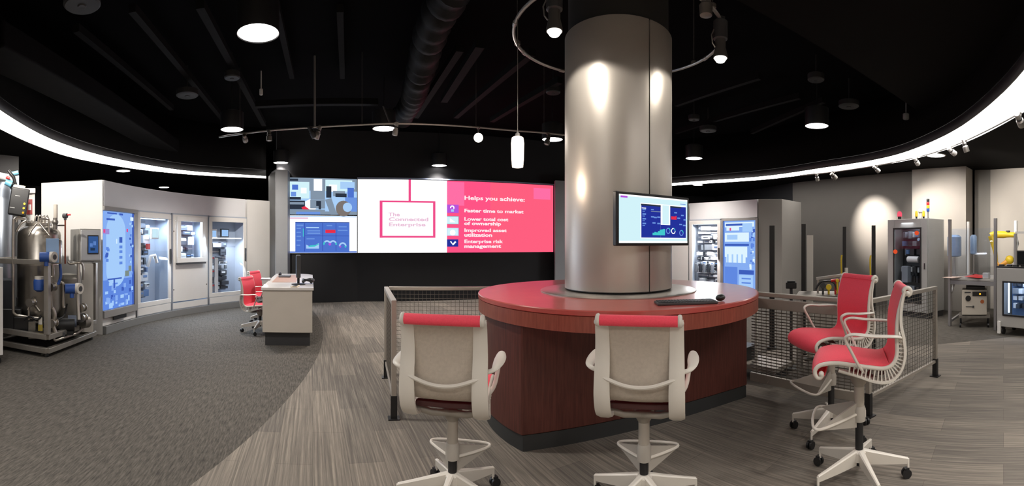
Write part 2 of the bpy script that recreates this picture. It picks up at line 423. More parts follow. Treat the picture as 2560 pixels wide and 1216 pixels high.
# wrinkled flexible duct
b = MB(); pts = smooth([cp(1150, -60, 4.0) + Vector((0, 0, 4.0)), cp(1085, 60, 4.0) + Vector((0, 0, 4.0)), cp(1050, 180, 3.95) + Vector((0, 0, 3.95)), cp(1030, 250, 3.9) + Vector((0, 0, 3.9)), cp(1003, 295, 3.9) + Vector((0, 0, 3.9))], 14)
random.seed(4)
b.tube(pts, [.19 + .022 * math.sin(i * 1.9) + random.uniform(-.012, .012) for i in range(len(pts))], 16)
tag(b.build('flexible_duct', mat('wrinkled_duct_skin', (.0075, .0073, .0078), .6, noise=.3, nscale=9, bump=.6, spec=.15)), 'wrinkled flexible air duct hanging under the black ceiling', 'duct')

# ---- suspended drum downlights
def drum(px, y, dia=.40, z=3.5, lab='', power=430):
    d = (z - EYE) * F / (608 - y); p = at(px, d, z)
    t = thing('drum_downlight', lab, 'ceiling light', p, 0, 'suspended drum downlights'); r = dia / 2
    b = MB(); b.lathe([(r, 0), (r * 1.02, .02), (r * 1.02, .30), (r * .6, .33), (.001, .33)], n=36, cap=False)
    b.lathe([(r * .94, .025), (r, 0)], n=36, cap=False); b.build('housing', BLACK, t)
    b = MB(); b.lathe([(1e-6, .004), (r * .5, .006), (r * .97, .010)], n=36); b.build('diffuser', LENSC, t)
    b = MB(); b.cyl((0, 0, .33), (0, 0, 4.4 - z), .008, 8); b.build('rod', BLACK, t)
    light('SPOT', 'downlight_beam', p - Vector((0, 0, .02)), power, (1, .93, .85), angle=118, blend=.8, size=.15)
drum(645, 85, lab='largest drum downlight, bright round disc high above the dark carpet')
drum(580, 325, lab='drum downlight at the outer end of the long curved track')
drum(960, 323, lab='drum downlight hanging behind the middle of the long curved track')
drum(1381, 350, lab='drum downlight beside the left edge of the metal pillar')
drum(702, 408, .37, lab='small drum downlight above the grey pilaster beside the video wall')
drum(1098, 415, .39, lab='small drum downlight right above the white middle of the video wall')
drum(2042, 316, lab='drum downlight over the fenced cell, right of the pillar')
drum(1735, 397, lab='drum downlight just above the cove light, right of the pillar')
# two unseen downlights added behind the camera as general fill
for (x, y, pw) in ((-.7, -1.3, 320), (.8, -1.3, 380)):
    t = thing('drum_downlight', 'added fill downlight out of view behind the camera', 'ceiling light', (x, y, 3.5), 0, 'added fill downlights behind the camera')
    b = MB(); b.lathe([(.2, 0), (.204, .3), (.001, .33)], n=24, cap=False); b.build('housing', BLACK, t)
    b = MB(); b.lathe([(1e-6, .002), (.19, .004)], n=24); b.build('diffuser', LENSC, t)
    b = MB(); b.cyl((0, 0, .33), (0, 0, .9), .008, 8); b.build('rod', BLACK, t)
    light('SPOT', 'downlight_beam', (x, y, 3.47), pw, (1, .93, .85), angle=130, blend=.9, size=.15)
for (x, y, pw) in ((-2.9, -.9, 110), (2.7, -.9, 350), (4.7, -.4, 330), (-3.2, -2.4, 340), (-1.6, -2.4, 340), (1.6, -2.4, 360), (3.4, -2.4, 360)):  # unseen soffit lights added to throw fill forward from behind the camera
    t = thing('recessed_light', 'added recessed fill light out of view behind the camera', 'ceiling light', (x, y, 3.2), 0, 'added recessed fill lights behind the camera')
    b = MB(); b.lathe([(.15, -.012), (.17, -.012), (.17, .04), (.15, .04)], n=24, cap=False); b.build('ring', WHITE, t)
    b = MB(); b.lathe([(1e-6, -.006), (.15, -.010)], n=24); b.build('diffuser', LENSC, t)
    light('SPOT', 'recessed_beam', (x, y, 3.16), pw, (1, .93, .85), angle=130, blend=.9, size=.12)
# recessed soffit lights
def recess(px, y, dia, lab, power=90, g=True):
    d = (3.2 - EYE) * F / (608 - y); p = at(px, d, 3.2)
    t = thing('recessed_light', lab, 'ceiling light', p, 0, 'recessed lights in the soffit')
    b = MB(); b.lathe([(dia * .5, -.012), (dia * .56, -.012), (dia * .56, .04), (dia * .5, .04)], n=28, cap=False); b.build('ring', WHITE, t)
    b = MB(); b.lathe([(1e-6, -.006), (dia * .5, -.010)], n=28); b.build('diffuser', LENSC, t)
    light('SPOT', 'recessed_beam', p - Vector((0, 0, .03)), power, (1, .93, .85), angle=110, blend=.8, size=.1)
recess(308, 427, .31, 'round recessed soffit light above the blue backlit cabinet')
recess(410, 468, .30, 'small recessed light just above the top of the white cabinets')
recess(2340, 388, .34, 'recessed soffit light touching the lower edge of the right cove light')
recess(1745, 462, .28, 'recessed light under the thin end of the cove light beside the pillar')

# dark round speakers and covers up in the ceiling
def disc(px, y, wpx, z, lab, m=None):
    d = (z - EYE) * F / (608 - y); p = at(px, d, z); r = wpx / F * math.hypot(d, 0) / 2
    b = MB(); b.lathe([(1e-6, -.012), (r * .2, -.014), (r * .25, -.004), (r * .9, -.004), (r, .01), (r, .09), (r * .7, .1)], n=32)
    b.cyl((0, 0, .09), (0, 0, 4.4 - z), .01, 8)
    o = b.build('ceiling_speaker', m or mat('speaker_grille', (.016, .016, .017), .6), loc=p)
    tag(o, lab, 'speaker', 'dark round ceiling speakers')
disc(205, 14, 94, 3.6, 'large dark round speaker in the upper corner of the black ceiling')
disc(468, 240, 56, 3.9, 'dark round speaker between the duct and the long track')
disc(580, 196, 40, 4.0, 'small dark speaker right above the outer end of the long track')
disc(1383, 233, 36, 4.0, 'small dark speaker just left of the pillar')
disc(2040, 201, 42, 4.0, 'dark round speaker above the drum downlight over the fenced cell')
disc(2122, 267, 52, 3.9, 'dark round speaker next to the edge of the brown ceiling panel')
disc(1770, 328, 42, 3.9, 'lower of the dark speakers right of the pillar')
disc(1735, 300, 28, 4.0, 'smallest dark speaker right of the pillar')
disc(2265, 298, 16, 3.7, 'tiny grey ceiling sensor near the right cove light', mat('sensor_grey', (.25, .25, .25), .5))
disc(653, 237, 9, 4.0, 'tiny white ceiling sensor above the long track', WHITE)

# ---- long curved track with spot heads
def tp(px, y, z=3.3): return at(px, (z - EYE) * F / (608 - y), z)
trk = smooth([tp(548, 343), tp(610, 334), tp(680, 326), tp(790, 318), tp(900, 312), tp(980, 309), tp(1100, 312), tp(1190, 318), tp(1280, 326), tp(1360, 332), tp(1440, 341)], 6)
t = thing('curved_ceiling_track', 'long gently curved metal lighting track hanging before the video wall', 'light track', trk[0])
o0 = trk[0]
b = MB(); b.tube([p - o0 for p in trk], .016, 8); b.build('rail', ALU, t)
p = tp(787, 318); b = MB(); b.cyl(p - o0, Vector((p.x, p.y, 4.4)) - o0, .018, 10); b.build('drop_rod', ALU, t)
for px_, y_ in ((1190, 318), (905, 312), (1360, 332), (600, 335)):
    p = tp(px_, y_); b = MB(); b.cyl(p - o0, Vector((p.x, p.y, 4.4)) - o0, .003, 6); b.build('hanger_wire', STEELD, t)
p = tp(975, 309); b = MB(); b.beam(p - o0, p - o0 + Vector((-.12, .05, .28)), .03, .012); b.build('feed_strut', ALU, t)

def spot(pt, aim, lab, group, L=.17, r=.045, on=False, energy=0, mt=None, drop=.07, ang=40, size=.03, blend=.4):
    pt = Vector(pt); d = (Vector(aim) - pt).normalized()
    t = thing('track_spotlight', lab, 'spotlight', pt, 0, group)
    mt = mt or STEELD
    b = MB(); b.cyl((0, 0, .01), (0, 0, -drop), .012, 8); b.box((0, 0, -.005), (.05, .05, .03)); b.build('stem', mt, t)
    c = Vector((0, 0, -drop)); q = d.to_track_quat('Z', 'Y').to_matrix()
    b = MB(); b.lathe([(r * .62, -L * .45), (r * .7, -L * .42), (r * .7, L * .05), (r * .98, L * .12), (r * 1.02, L * .52), (r * .93, L * .55), (r * .9, L * .40), (.001, L * .38)], c, 20, M=q)
    b.build('lamp_head', mt, t)
    b = MB(); b.lathe([(r * .70, -L * .10), (r * .80, -L * .10), (r * .80, -L * .02), (r * .70, -L * .02)], c, 20, M=q); b.build('collar', BLACK, t)
    b = MB(); b.lathe([(.0005, L * .56), (r * .6, L * .54), (r * .92, L * .47)], c, 20, M=q)
    b.build('lens', LENS if on else mat('lens_off', (.75, .75, .75), .2), t)
    if on: light('SPOT', 'spot_beam', pt + c + d * (L * .60), energy, (1, .93, .84), pt + c + d * 3, size=size, angle=ang, blend=blend)
    return t
G = 'spotlights on the long curved track'
spot(tp(612, 334), Vector((-5.75, 9.3, 1.9)), 'first spotlight from the outer end of the long track, tilted outwards', G, on=True, energy=520, ang=50, blend=.9)
spot(tp(673, 327), tp(673, 327) + Vector((0, 0, -1)), 'spotlight hanging straight down on the long track, left of the drop rod', G)
spot(tp(779, 318) , tp(779, 318) + Vector((.5, .2, -1)), 'upper head of the dark spotlight cluster at the drop rod', G, mt=DPLAS, L=.2)
spot(tp(796, 318), tp(796, 318) + Vector((-.35, -.1, -1)), 'bright-sided head of the spotlight cluster at the drop rod', G, L=.22, mt=ALU)
spot(tp(990, 309), tp(990, 309) + Vector((-.2, 0, -1)), 'white spotlight beside the middle drum downlight', G, mt=WHITE, L=.2, r=.04)
spot(tp(1196, 319), at(1175, .5, 1.9), 'lit spotlight on the long track aimed at the camera', G, on=True, energy=12, drop=.16, r=.075, ang=50)
spot(tp(1370, 333), tp(1370, 333) + Vector((-.3, -.1, -1)), 'spotlight near the pillar end of the long track', G, drop=.1)

# right track under the cove light
def rp(px, y, z=3.1): return at(px, (z - EYE) * F / (608 - y), z)
rt = smooth([rp(2000, 439), rp(2083, 430), rp(2190, 414), rp(2297, 392), rp(2385, 364), rp(2470, 325), rp(2555, 280)], 6)
b = MB(); b.tube(rt, .014, 8)
for k in (3, 15, 27): b.cyl(rt[k], rt[k] + Vector((0, 0, .12)), .01, 8)
tag(b.build('ceiling_track', ALU), 'thin metal lighting track following the underside of the right cove light', 'light track')
G = 'spotlights on the right track'
SPA = at(2165, 10.6, 1.9)
spot(rp(2042, 435), at(2075, 11.3, 1.6), 'dim spotlight farthest along the right track', G, L=.2, drop=.06, mt=ALU)
spot(rp(2083, 430), Vector((8.0, 7.35, 2.05)), 'brightly lit spotlight near the far end of the right track', G, on=True, energy=1100, drop=.09, r=.06, ang=54, blend=1.)
spot(rp(2190, 414), Vector((8.2, 5.7, 2.0)), 'spotlight above the grey control enclosure', G, mt=ALU, on=True, energy=190, ang=70, blend=1.)
spot(rp(2290, 393), Vector((8.3, 5.4, 2.2)), 'white spotlight left of the recessed soffit light', G, mt=WHITE, on=True, energy=160, ang=70, blend=1., L=.2)
spot(rp(2378, 367), Vector((9.2, 3.6, 2.1)), 'white spotlight right of the recessed soffit light', G, mt=WHITE, on=True, energy=420, ang=70, blend=1., L=.2)
spot(rp(2412, 352), Vector((7.0, 3.0, 0)), 'grey spotlight pointing down beside a white one', G, mt=ALU, L=.2)
spot(rp(2548, 284), Vector((9.2, 2.8, 1.6)), 'nearest spotlight at the right end of the track', G, mt=ALU, L=.24, r=.05, on=True, energy=250, ang=60)

# ================================================================== pillar, ring track, counter
TC = Vector((.989, 4.010, 0)); TR = 1.295; TH = 1.07
b = MB(); b.lathe([(.47, 3.4), (.47, 4.4)], TC, 48); struct(b.build('pillar_shaft', mat('black_column_paint', (.02, .019, .018), .8)))
tp_ = thing('pillar_cladding', 'big round column clad in satin metal rising through the red counter', 'column', TC)
sa = math.atan2(*(reversed((at(1624, 3.71) - TC)[:2])))
def arc_shell(r, a0, a1, z0, z1, n=64, th=.02):
    b = MB(); A = [(r * math.cos(a0 + (a1 - a0) * i / n), r * math.sin(a0 + (a1 - a0) * i / n)) for i in range(n + 1)]
    B = [((r - th) * math.cos(a0 + (a1 - a0) * i / n), (r - th) * math.sin(a0 + (a1 - a0) * i / n)) for i in range(n + 1)]
    b.prism(A + B[::-1], z0, z1); return b
g = .012
arc_shell(.502, sa + g, sa + PI - g, 1.10, 3.4).build('cladding_panel', PILLARM, tp_)
arc_shell(.502, sa - PI + g, sa - g, 1.10, 3.4).build('cladding_panel', PILLARM, tp_)
b = MB(); b.lathe([(.49, 1.09), (.49, 3.39)], n=48); b.build('core', DPLAS, tp_)
b = MB(); b.lathe([(.50, 1.082), (.715, 1.082), (.728, 1.076), (.728, 1.071), (.50, 1.071)], n=72)
b.build('base_flange', mat('flange_metal', (.60, .57, .53), .28, .75), tp_)

# counter
ct = thing('round_counter', 'large round counter with red top and cherry wood base around the metal column', 'counter', TC)
b = MB(); b.lathe([(.50, 1.03), (TR - .01, 1.03), (TR, 1.036), (TR, 1.063), (TR - .006, 1.07), (.50, 1.07)], n=128); b.build('countertop', REDTOP, ct, ang=30)
b = MB(); b.lathe([(TR - .012, 1.03), (TR - .004, 1.028), (TR - .004, .922), (TR - .012, .92), (1.10, .92), (1.10, 1.03)], n=128); b.build('apron', CHERRYA, ct, ang=30)
aA = math.atan2(3.158 - 4.01, .055 - .989); aD = math.atan2(3.714 - 4.01, 2.186 - .989)
rb = 1.245
def base_poly(r):
    P = []; a1 = aA + 2 * PI if aA < 0 else aA; a0 = R(112)
    for i in range(33): a = a0 + (a1 - a0) * i / 32; P.append((r * math.cos(a), r * math.sin(a)))
    P.append((r * math.cos(aD), r * math.sin(aD))); return P
b = MB(); b.prism(base_poly(rb), .115, .92); b.build('body', CHERRY, ct, bevel=.012, ang=20)
b = MB(); b.prism(base_poly(rb - .012), 0, .115); b.build('toe_kick', mat('toe_kick', (.035, .037, .038), .5), ct, ang=20)

# ring track around the column
RZ = 3.44; RR = .975
t = thing('ring_track', 'circular metal lighting track hung around the top of the column', 'light track', (TC.x, TC.y, RZ))
b = MB(); b.tube([(RR * math.cos(2 * PI * i / 72), RR * math.sin(2 * PI * i / 72), 0) for i in range(72)], .016, 8, close=True); b.build('rail', ALU, t)
for k in range(5):
    a = 2 * PI * k / 5 + .35; b = MB(); b.cyl((RR * math.cos(a), RR * math.sin(a), 0), (RR * math.cos(a), RR * math.sin(a), .95), .004, 6)
    b.lathe([(.03, .0), (.03, .03), (.005, .05)], (RR * math.cos(a), RR * math.sin(a), 0), 12); b.build('hanger', STEELD, t)
for k in range(10):
    a = 2 * PI * k / 10 + .15; c = Vector((RR * math.cos(a), RR * math.sin(a), 0)); tn = Vector((-math.sin(a), math.cos(a), 0))
    b = MB(); b.cyl(c - tn * .03, c + tn * .03, .021, 10); b.build('joint', ALU, t)
def ringpt(px, near=True):
    th = (px - 1280) / F; d = Vector((math.sin(th), math.cos(th), 0)); bb = d.dot(TC); q = math.sqrt(max(0, bb * bb - TC.dot(TC) + RR * RR))
    p = d * (bb - q if near else bb + q); p.z = RZ; return p
def bigspot(p, aim, lab, energy, ang=50, beam=None):
    p = Vector(p); t = thing('ring_spotlight', lab, 'spotlight', p, 0, 'spotlights on the ring track')
    M3 = Matrix.Identity(3); d = (Vector(aim) - p).normalized(); q = d.to_track_quat('Z', 'Y').to_matrix(); c = Vector((0, 0, -.10))
    b = MB(); b.cyl((0, 0, .03), (0, 0, -.06), .014, 10); b.box((0, 0, 0), (.06, .06, .04)); b.build('stem', DPLAS, t)
    b = MB(); b.lathe([(.05, -.09), (.062, -.08), (.062, .07), (.052, .08)], c, 24, M=q); b.build('transformer_can', DPLAS, t)
    b = MB(); b.lathe([(.045, .08), (.045, .14), (.062, .21), (.062, .235), (.055, .235), (.05, .20)], c, 24, M=q); b.build('lamp_head', mat('dark_metal_head', (.12, .115, .11), .4, .4), t)
    b = MB(); b.tube([c + q @ Vector((.063, 0, .0)), c + q @ Vector((.085, 0, .05)), c + q @ Vector((.075, 0, .12)), c + q @ Vector((.05, 0, .15))], .006, 6); b.build('yoke', ALU, t)
    b = MB(); b.lathe([(.0005, .275), (.035, .265), (.056, .235)], c, 24, M=q); b.build('lens', LENS, t)
    light('SPOT', 'ring_spot_beam', p + c + d * .29, energy, (1, .92, .82), beam or (p + c + d * 3), size=.035, angle=ang, blend=.25)
nr = lambda a: Vector((TC.x + RR * math.cos(a), TC.y + RR * math.sin(a), RZ))
dn = Vector((0, 0, -1))
for px_, lab, pw in ((1386, 'lit spotlight on the ring track at the near left of the column', 38), (1801, 'lit spotlight on the ring track right of the column', 20)):
    p = ringpt(px_); inw = (TC - p); inw.z = 0; inw.normalize()
    bigspot(p, p + dn, lab, pw, 118, p + inw * .55 + Vector((0, 0, -1.35)))
p = ringpt(1765); b = MB(); b.lathe([(.012, -.12), (.05, -.11), (.055, -.03), (.012, 0)], n=16); b.box((0, 0, 0), (.07, .05, .05))
tag(b.build('track_power_feed', STEELD, loc=p), 'grey power feed clipped to the ring track above the right side of the column', 'power feed')

# pendant
p = ringpt(1294); p.z = 2.283
t = thing('pendant_lamp', 'glowing white glass cylinder pendant hanging left of the column', 'pendant lamp', p)
b = MB(); b.lathe([(.035, .135), (.05, .125), (.056, .08), (.053, -.06), (.047, -.125), (.03, -.13), (.001, -.13)], n=28); b.build('glass_shade', PEND, t)
b = MB(); b.cyl((0, 0, .13), (0, 0, RZ - 2.283), .0035, 6); b.build('cord', STEELD, t)
b = MB(); b.lathe([(.02, .133), (.02, .16), (.006, .175)], n=12); b.build('cap', ALU, t)
light('POINT', 'pendant_glow', p - Vector((0, 0, .22)), 8, (1, .8, .62), size=.05)

# monitor on the column
L_ = at(1541, 3.37); R_ = at(1723, 3.92); mid = (L_ + R_) / 2; dd = (R_ - L_); W_ = dd.length; rz = math.atan2(dd.y, dd.x)
t = thing('wall_monitor', 'flat black monitor with a blue dashboard mounted on the column', 'monitor', (mid.x, mid.y, 1.70), rz)
H_ = .425
b = MB(); b.box((0, .025, 0), (W_, .045, H_)); b.build('casing', BLACK, t, bevel=.008)
b = MB()
def rect(b, x0, z0, x1, z1, mi, y): b.add([(x0, y, z0), (x1, y, z0), (x1, y, z1), (x0, y, z1)], [(0, 1, 2, 3)], mi)
def px2(b, W, H, y0=0., lay=.0006):       # draw with fractions of the screen, from the top left
    cnt = [0]
    def f(x0, y0_, x1, y1_, mi):
        cnt[0] += 1
        rect(b, (x0 - .5) * W, (.5 - y1_) * H, (x1 - .5) * W, (.5 - y0_) * H, mi, y0 - lay * cnt[0] * .25)
    return f
def dot(b, cx, cz, r0, r1, mi, y, a0=0, a1=2 * PI, n=20):
    A = [(cx + r1 * math.cos(a0 + (a1 - a0) * i / n), y, cz + r1 * math.sin(a0 + (a1 - a0) * i / n)) for i in range(n + 1)]
    B = [(cx + r0 * math.cos(a0 + (a1 - a0) * i / n), y, cz + r0 * math.sin(a0 + (a1 - a0) * i / n)) for i in range(n + 1)]
    b.add(A + B, [(i, i + 1, n + 2 + i, n + 1 + i) for i in range(n)], mi)
w2, h2 = W_ - .05, H_ - .045
f = px2(b, w2, h2, 0)
f(0, 0, 1, 1, 0)                                       # cyan page
f(0, .0, 1, .035, 1); f(.02, .03, .11, .07, 8); f(.88, .10, .97, .115, 2)
f(.0, .955, 1, 1, 1)
f(.285, .15, .98, .90, 1); f(.295, .17, .575, .885, 3); f(.72, .17, .975, .885, 3); f(.575, .60, .72, .885, 3)
f(.29, .17, .575, .205, 7); f(.72, .17, .9, .205, 7); f(.60, .165, .70, .59, 0)
for k in range(4): f(.31, .27 + .1 * k, .36, .30 + .1 * k, 2); f(.31, .32 + .1 * k, .345, .335 + .1 * k, 2)
f(.30, .25, .36, .265, 1); f(.43, .31, .57, .325, 9); f(.43, .27, .47, .29, 2)
for (x, y) in ((.43, .42), (.47, .43), (.52, .42), (.45, .55), (.52, .56), (.78, .30), (.83, .42), (.89, .35), (.93, .45), (.86, .56), (.92, .58)): f(x, y, x + .045, y + .03, 2)
f(.73, .40, .80, .47, 4); f(.80, .385, .815, .47, 4)
for k, hh in enumerate((.05, .07, .06, .09, .12, .13, .14)): f(.45 + .026 * k, .83 - hh, .478 + .026 * k, .83, 5)
for (cx, cy, mi) in ((.68, .73, 2), (.76, .73, 1), (.89, .77, 2)):
    dot(b, (cx - .5) * w2, (.5 - cy) * h2, .018, .026, mi, -.009)
    dot(b, (cx - .5) * w2, (.5 - cy) * h2, .018, .026, 5, -.0092, 0, 1.5)
b.build('screen', [SCY, SWH, SMB, SDB, SRD, STQ, SBL, SDK, SPU, SGR], t)
b = MB(); pc = Vector((0, .05, 0)); b.box((0, .07, 0), (.2, .05, .2)); b.box((.02, .10, 0), (.09, .08, .09)); b.build('mount', DPLAS, t)

# keyboard and mouse
kl = at(1715, 3.19, TH); 
t = thing('keyboard', 'flat black computer keyboard on the red counter', 'keyboard', (kl.x, kl.y, TH), -.3936 - .16 + .40)
b = MB(); b.box((0, 0, .010), (.445, .15, .018)); b.build('body', mat('keyboard_case', (.06, .062, .066), .5), t, bevel=.005)
b = MB()
for r_ in range(5):
    for c_ in range(19): b.box((-.2 + c_ * .0222, -.052 + r_ * .026, .021), (.018, .021, .006))
b.build('keys', mat('keycaps', (.03, .03, .033), .5), t)
ml = at(1801, 3.33, TH)
t = thing('computer_mouse', 'small black and silver computer mouse beside the keyboard', 'mouse', (ml.x, ml.y, TH), -.9)
b = MB(); b.ball((0, 0, .0265), .05, 20, 12, sc=(.66, 1.1, .5)); o = b.build('shell', BLACK, t); 
b = MB(); b.ball((0, .03, .037), .022, 16, 8, sc=(.5, 1.2, .72)); b.build('button', mat('silver_plastic', (.6, .6, .62), .3), t)

spot((-4.35, 1.75, 3.15), Vector((-6.3, 3.95, 2.2)), 'spotlight at the left end of the ceiling aimed at the white end wall', None, on=True, energy=420, ang=60, blend=.9)
# ================================================================== stools and task chairs
def stool(loc, head, dz, label, group, star_rot=15., task=False, lowdrop=0.):
    """Mesh chair with continuous seat and back on a star base; head = compass heading of its front."""
    nm = 'task_chair' if task else 'drafting_stool'
    t = thing(nm, label, 'chair' if task else 'stool', (loc[0], loc[1], 0), -head, group)
    Z = dz
    # seat / back line (forward, height)
    prof = [(.215, .728), (.235, .705), (.262, .710), (.278, .738), (.272, .772), (.235, .800), (.15, .812), (.04, .800), (-.06, .785), (-.14, .778), (-.185, .800), (-.205, .85), (-.205, .93), (-.205, 1.00), (-.215, 1.09), (-.235, 1.17), (-.252, 1.215)]
    line = smooth([(0, f_, z_ + Z) for f_, z_ in prof], 5)
    roll = smooth([(0, f_, z_ + Z) for f_, z_ in [(-.252, 1.215), (-.259, 1.232), (-.273, 1.242), (-.289, 1.238), (-.298, 1.222), (-.293, 1.205), (-.279, 1.198)]], 4)
    W = .205
    def sheet(path, w, th, mats, name, sag=0., parent=t, cut=None, taper=None):
        n = 12; b = MB(); P = [Vector(p) for p in path]; k = len(P); V = []
        for side in (1, -1):
            for i, p in enumerate(P):
                tg = (P[min(i + 1, k - 1)] - P[max(i - 1, 0)]).normalized(); nr_ = Vector((0, -tg.z, tg.y))   # points down/back
                for j in range(n + 1):
                    u = j / n * 2 - 1
                    q = p + Vector((u * w, 0, 0)) + nr_ * (side * th / 2 + sag * (1 - u * u))
                    V.append(q)
        o = k * (n + 1); Fc = []
        for i in range(k - 1):
            for j in range(n):
                a = i * (n + 1) + j; Fc.append((a, a + 1, a + n + 2, a + n + 1)); a += o; Fc.append((a, a + n + 1, a + n + 2, a + 1))
        for i in range(k - 1):
            for j in (0, n):
                a = i * (n + 1) + j; Fc.append((a, a + n + 1, a + n + 1 + o, a + o) if j == 0 else (a, a + o, a + n + 1 + o, a + n + 1))
        for i in (0, k - 1):
            for j in range(n):
                a = i * (n + 1) + j; Fc.append((a, a + o, a + 1 + o, a + 1) if i == 0 else (a, a + 1, a + 1 + o, a + o))
        b.add(V, Fc); return b.build(name, mats, parent)
    ns = len(line)
    iseat = 48
    sheet(line[:iseat + 1], W, .009, RED, 'seat', -.012)
    sheet(line[iseat:] , W, .007, RED, 'backrest', .006)
    bs = [p + Vector((0, -.012, 0)) for p in line[iseat - 2:]]
    sheet(bs, W - .006, .004, BACKM, 'back_lining', .008)
    sheet(roll, W + .004, .014, RED, 'top_roll')
    # side frames following the sheet
    for s_ in (-1, 1):
        b = MB(); pth = []
        for i, p in enumerate(line):
            tg = (line[min(i + 1, ns - 1)] - line[max(i - 1, 0)]).normalized(); nr_ = Vector((0, -tg.z, tg.y)); pth.append(p + nr_ * .010 + Vector((s_ * (W + .004), 0, 0)))
        pth += [p + Vector((s_ * (W + .004), 0, 0)) for p in roll[2:]]
        b.tube(pth, .013, 8)
        b.ball(roll[-1] + Vector((s_ * (W + .010), 0, .012)), .016, 10, 8); b.ball(line[2] + Vector((s_ * (W + .006), .01, .02)), .017, 10, 8)
        # outer spine: broad blade from under the seat round to the top of the back
        sp = smooth([(0, .13, .755 + Z), (0, .02, .725 + Z), (0, -.09, .690 + Z), (0, -.175, .692 + Z), (0, -.235, .745 + Z), (0, -.262, .83 + Z), (0, -.258, .93 + Z), (0, -.240, 1.02 + Z), (0, -.240, 1.11 + Z), (0, -.254, 1.19 + Z), (0, -.264, 1.222 + Z)], 5)
        w0 = [.012 + .030 * min(1, i / 12) - .008 * max(0, (i - 25) / 25) for i in range(len(sp))]
        V = []; Fc = []
        for i, p in enumerate(sp):
            tg = (sp[min(i + 1, len(sp) - 1)] - sp[max(i - 1, 0)]).normalized(); nr_ = Vector((0, -tg.z, tg.y))
            cx = s_ * (W - .012)
            for (ux, un) in ((-1, -.5), (1, -.5), (1, .2), (.5, .6), (-.5, .6), (-1, .2)):
                V.append(p + Vector((cx + ux * w0[i], 0, 0)) + nr_ * (un * .018))
        for i in range(len(sp) - 1):
            for j in range(6):
                a = i * 6 + j; c_ = i * 6 + (j + 1) % 6; Fc.append((a, c_, c_ + 6, a + 6) if s_ > 0 else (a, a + 6, c_ + 6, c_))
        Fc.append((0, 1, 2, 3, 4, 5)); e = (len(sp) - 1) * 6; Fc.append((e + 5, e + 4, e + 3, e + 2, e + 1, e))
        b.add(V, Fc)
        # ribs joining the blade to the sheet edge through the bend
        sr = resample(sp[3:34], 24); fine = resample(line, 200)
        lr = [min(fine, key=lambda q: (q - p_).length) for p_ in sr]
        for i in range(24):
            b.beam(lr[i] + Vector((s_ * (W + .004), 0, 0)), sr[i] + Vector((s_ * (W + .010), 0, 0)), .010, .007)
        b.build('side_frame', FRAMEW, t, ang=50)
        # arm loop
        x0 = s_ * (W + .015); x1 = s_ * (W + .062)
        arm = smooth([(x0 - s_ * .01, -.235, .950 + Z), (x0 + s_ * .03, -.228, .958 + Z), (x1 + s_ * .004, -.19, .968 + Z), (x1 + s_ * .012, -.06, .975 + Z), (x1 + s_ * .012, .04, .985 + Z), (x1 + s_ * .008, .085, .972 + Z), (x1, .088, .945 + Z), (x1 - s_ * .01, .06, .89 + Z), (x1 - s_ * .03, .015, .80 + Z), (x0 - s_ * .03, -.02, .742 + Z)], 5)
        k = len(arm); rs = [.011 + .017 * math.exp(-((i / k - .32) / .13) ** 2) for i in range(k)]
        b = MB(); V = []; Fc = []; prev = None
        for i, p in enumerate(arm):
            tg = (arm[min(i + 1, k - 1)] - arm[max(i - 1, 0)]).normalized(); X = Vector((1, 0, 0)); X = (X - tg * X.dot(tg)).normalized(); Y = tg.cross(X)
            for j in range(10):
                a = 2 * PI * j / 10; V.append(p + X * math.cos(a) * rs[i] * 1.15 + Y * math.sin(a) * .009)
        for i in range(k - 1):
            for j in range(10):
                a = i * 10 + j; c_ = i * 10 + (j + 1) % 10; Fc.append((a, c_, c_ + 10, a + 10))
        Fc.append(tuple(reversed(range(10)))); Fc.append(tuple(range((k - 1) * 10, k * 10)))
        b.add(V, Fc); b.build('armrest', FRAMEW, t, ang=60)
    # yoke across the back
    yk = smooth([(-W - .02, -.250, .935 + Z), (-W * .7, -.268, .908 + Z), (-W * .35, -.270, .886 + Z), (0, -.268, .878 + Z), (W * .35, -.270, .886 + Z), (W * .7, -.268, .908 + Z), (W + .02, -.250, .935 + Z)], 6)
    b = MB(); b.tube(yk, .011, 8); b.build('back_yoke', FRAMEW, t)
    # mechanism under the seat
    b = MB(); b.tube([(-.20, -.10, .700 + Z), (-.1, -.09, .672 + Z), (0, -.06, .665 + Z), (.1, -.09, .672 + Z), (.20, -.10, .700 + Z)], .020, 10)
    b.tube([(-.18, .07, .735 + Z), (0, .03, .675 + Z), (.18, .07, .735 + Z)], .016, 10); b.lathe([(.032, .60 + Z), (.055, .64 + Z), (.06, .68 + Z), (.03, .70 + Z)], n=20); b.build('tilt_mechanism', mat('taupe_plastic', (.30, .27, .235), .5), t)
    b = MB(); b.box((0, -.125, .735 + Z), (.36, .04, .035)); b.build('shaded_underside', mat('shaded_red_underside', (.07, .02, .02), .6), t, bevel=.01)  # bar for the red seat underside, its shade put into the colour
    zc = .385 + Z if not task else .32
    if not task:
        b = MB(); b.lathe([(.032, .67 + Z), (.032, zc + .02), (.029, zc), (.001, zc)], n=24); b.build('column_sleeve', mat('warm_grey_sleeve', (.42, .38, .33), .45), t)
    b = MB(); b.lathe([(.0255, (.66 + Z) if task else zc), (.0255, .10), (.001, .09)], n=20); b.build('gas_lift', BLACK, t)
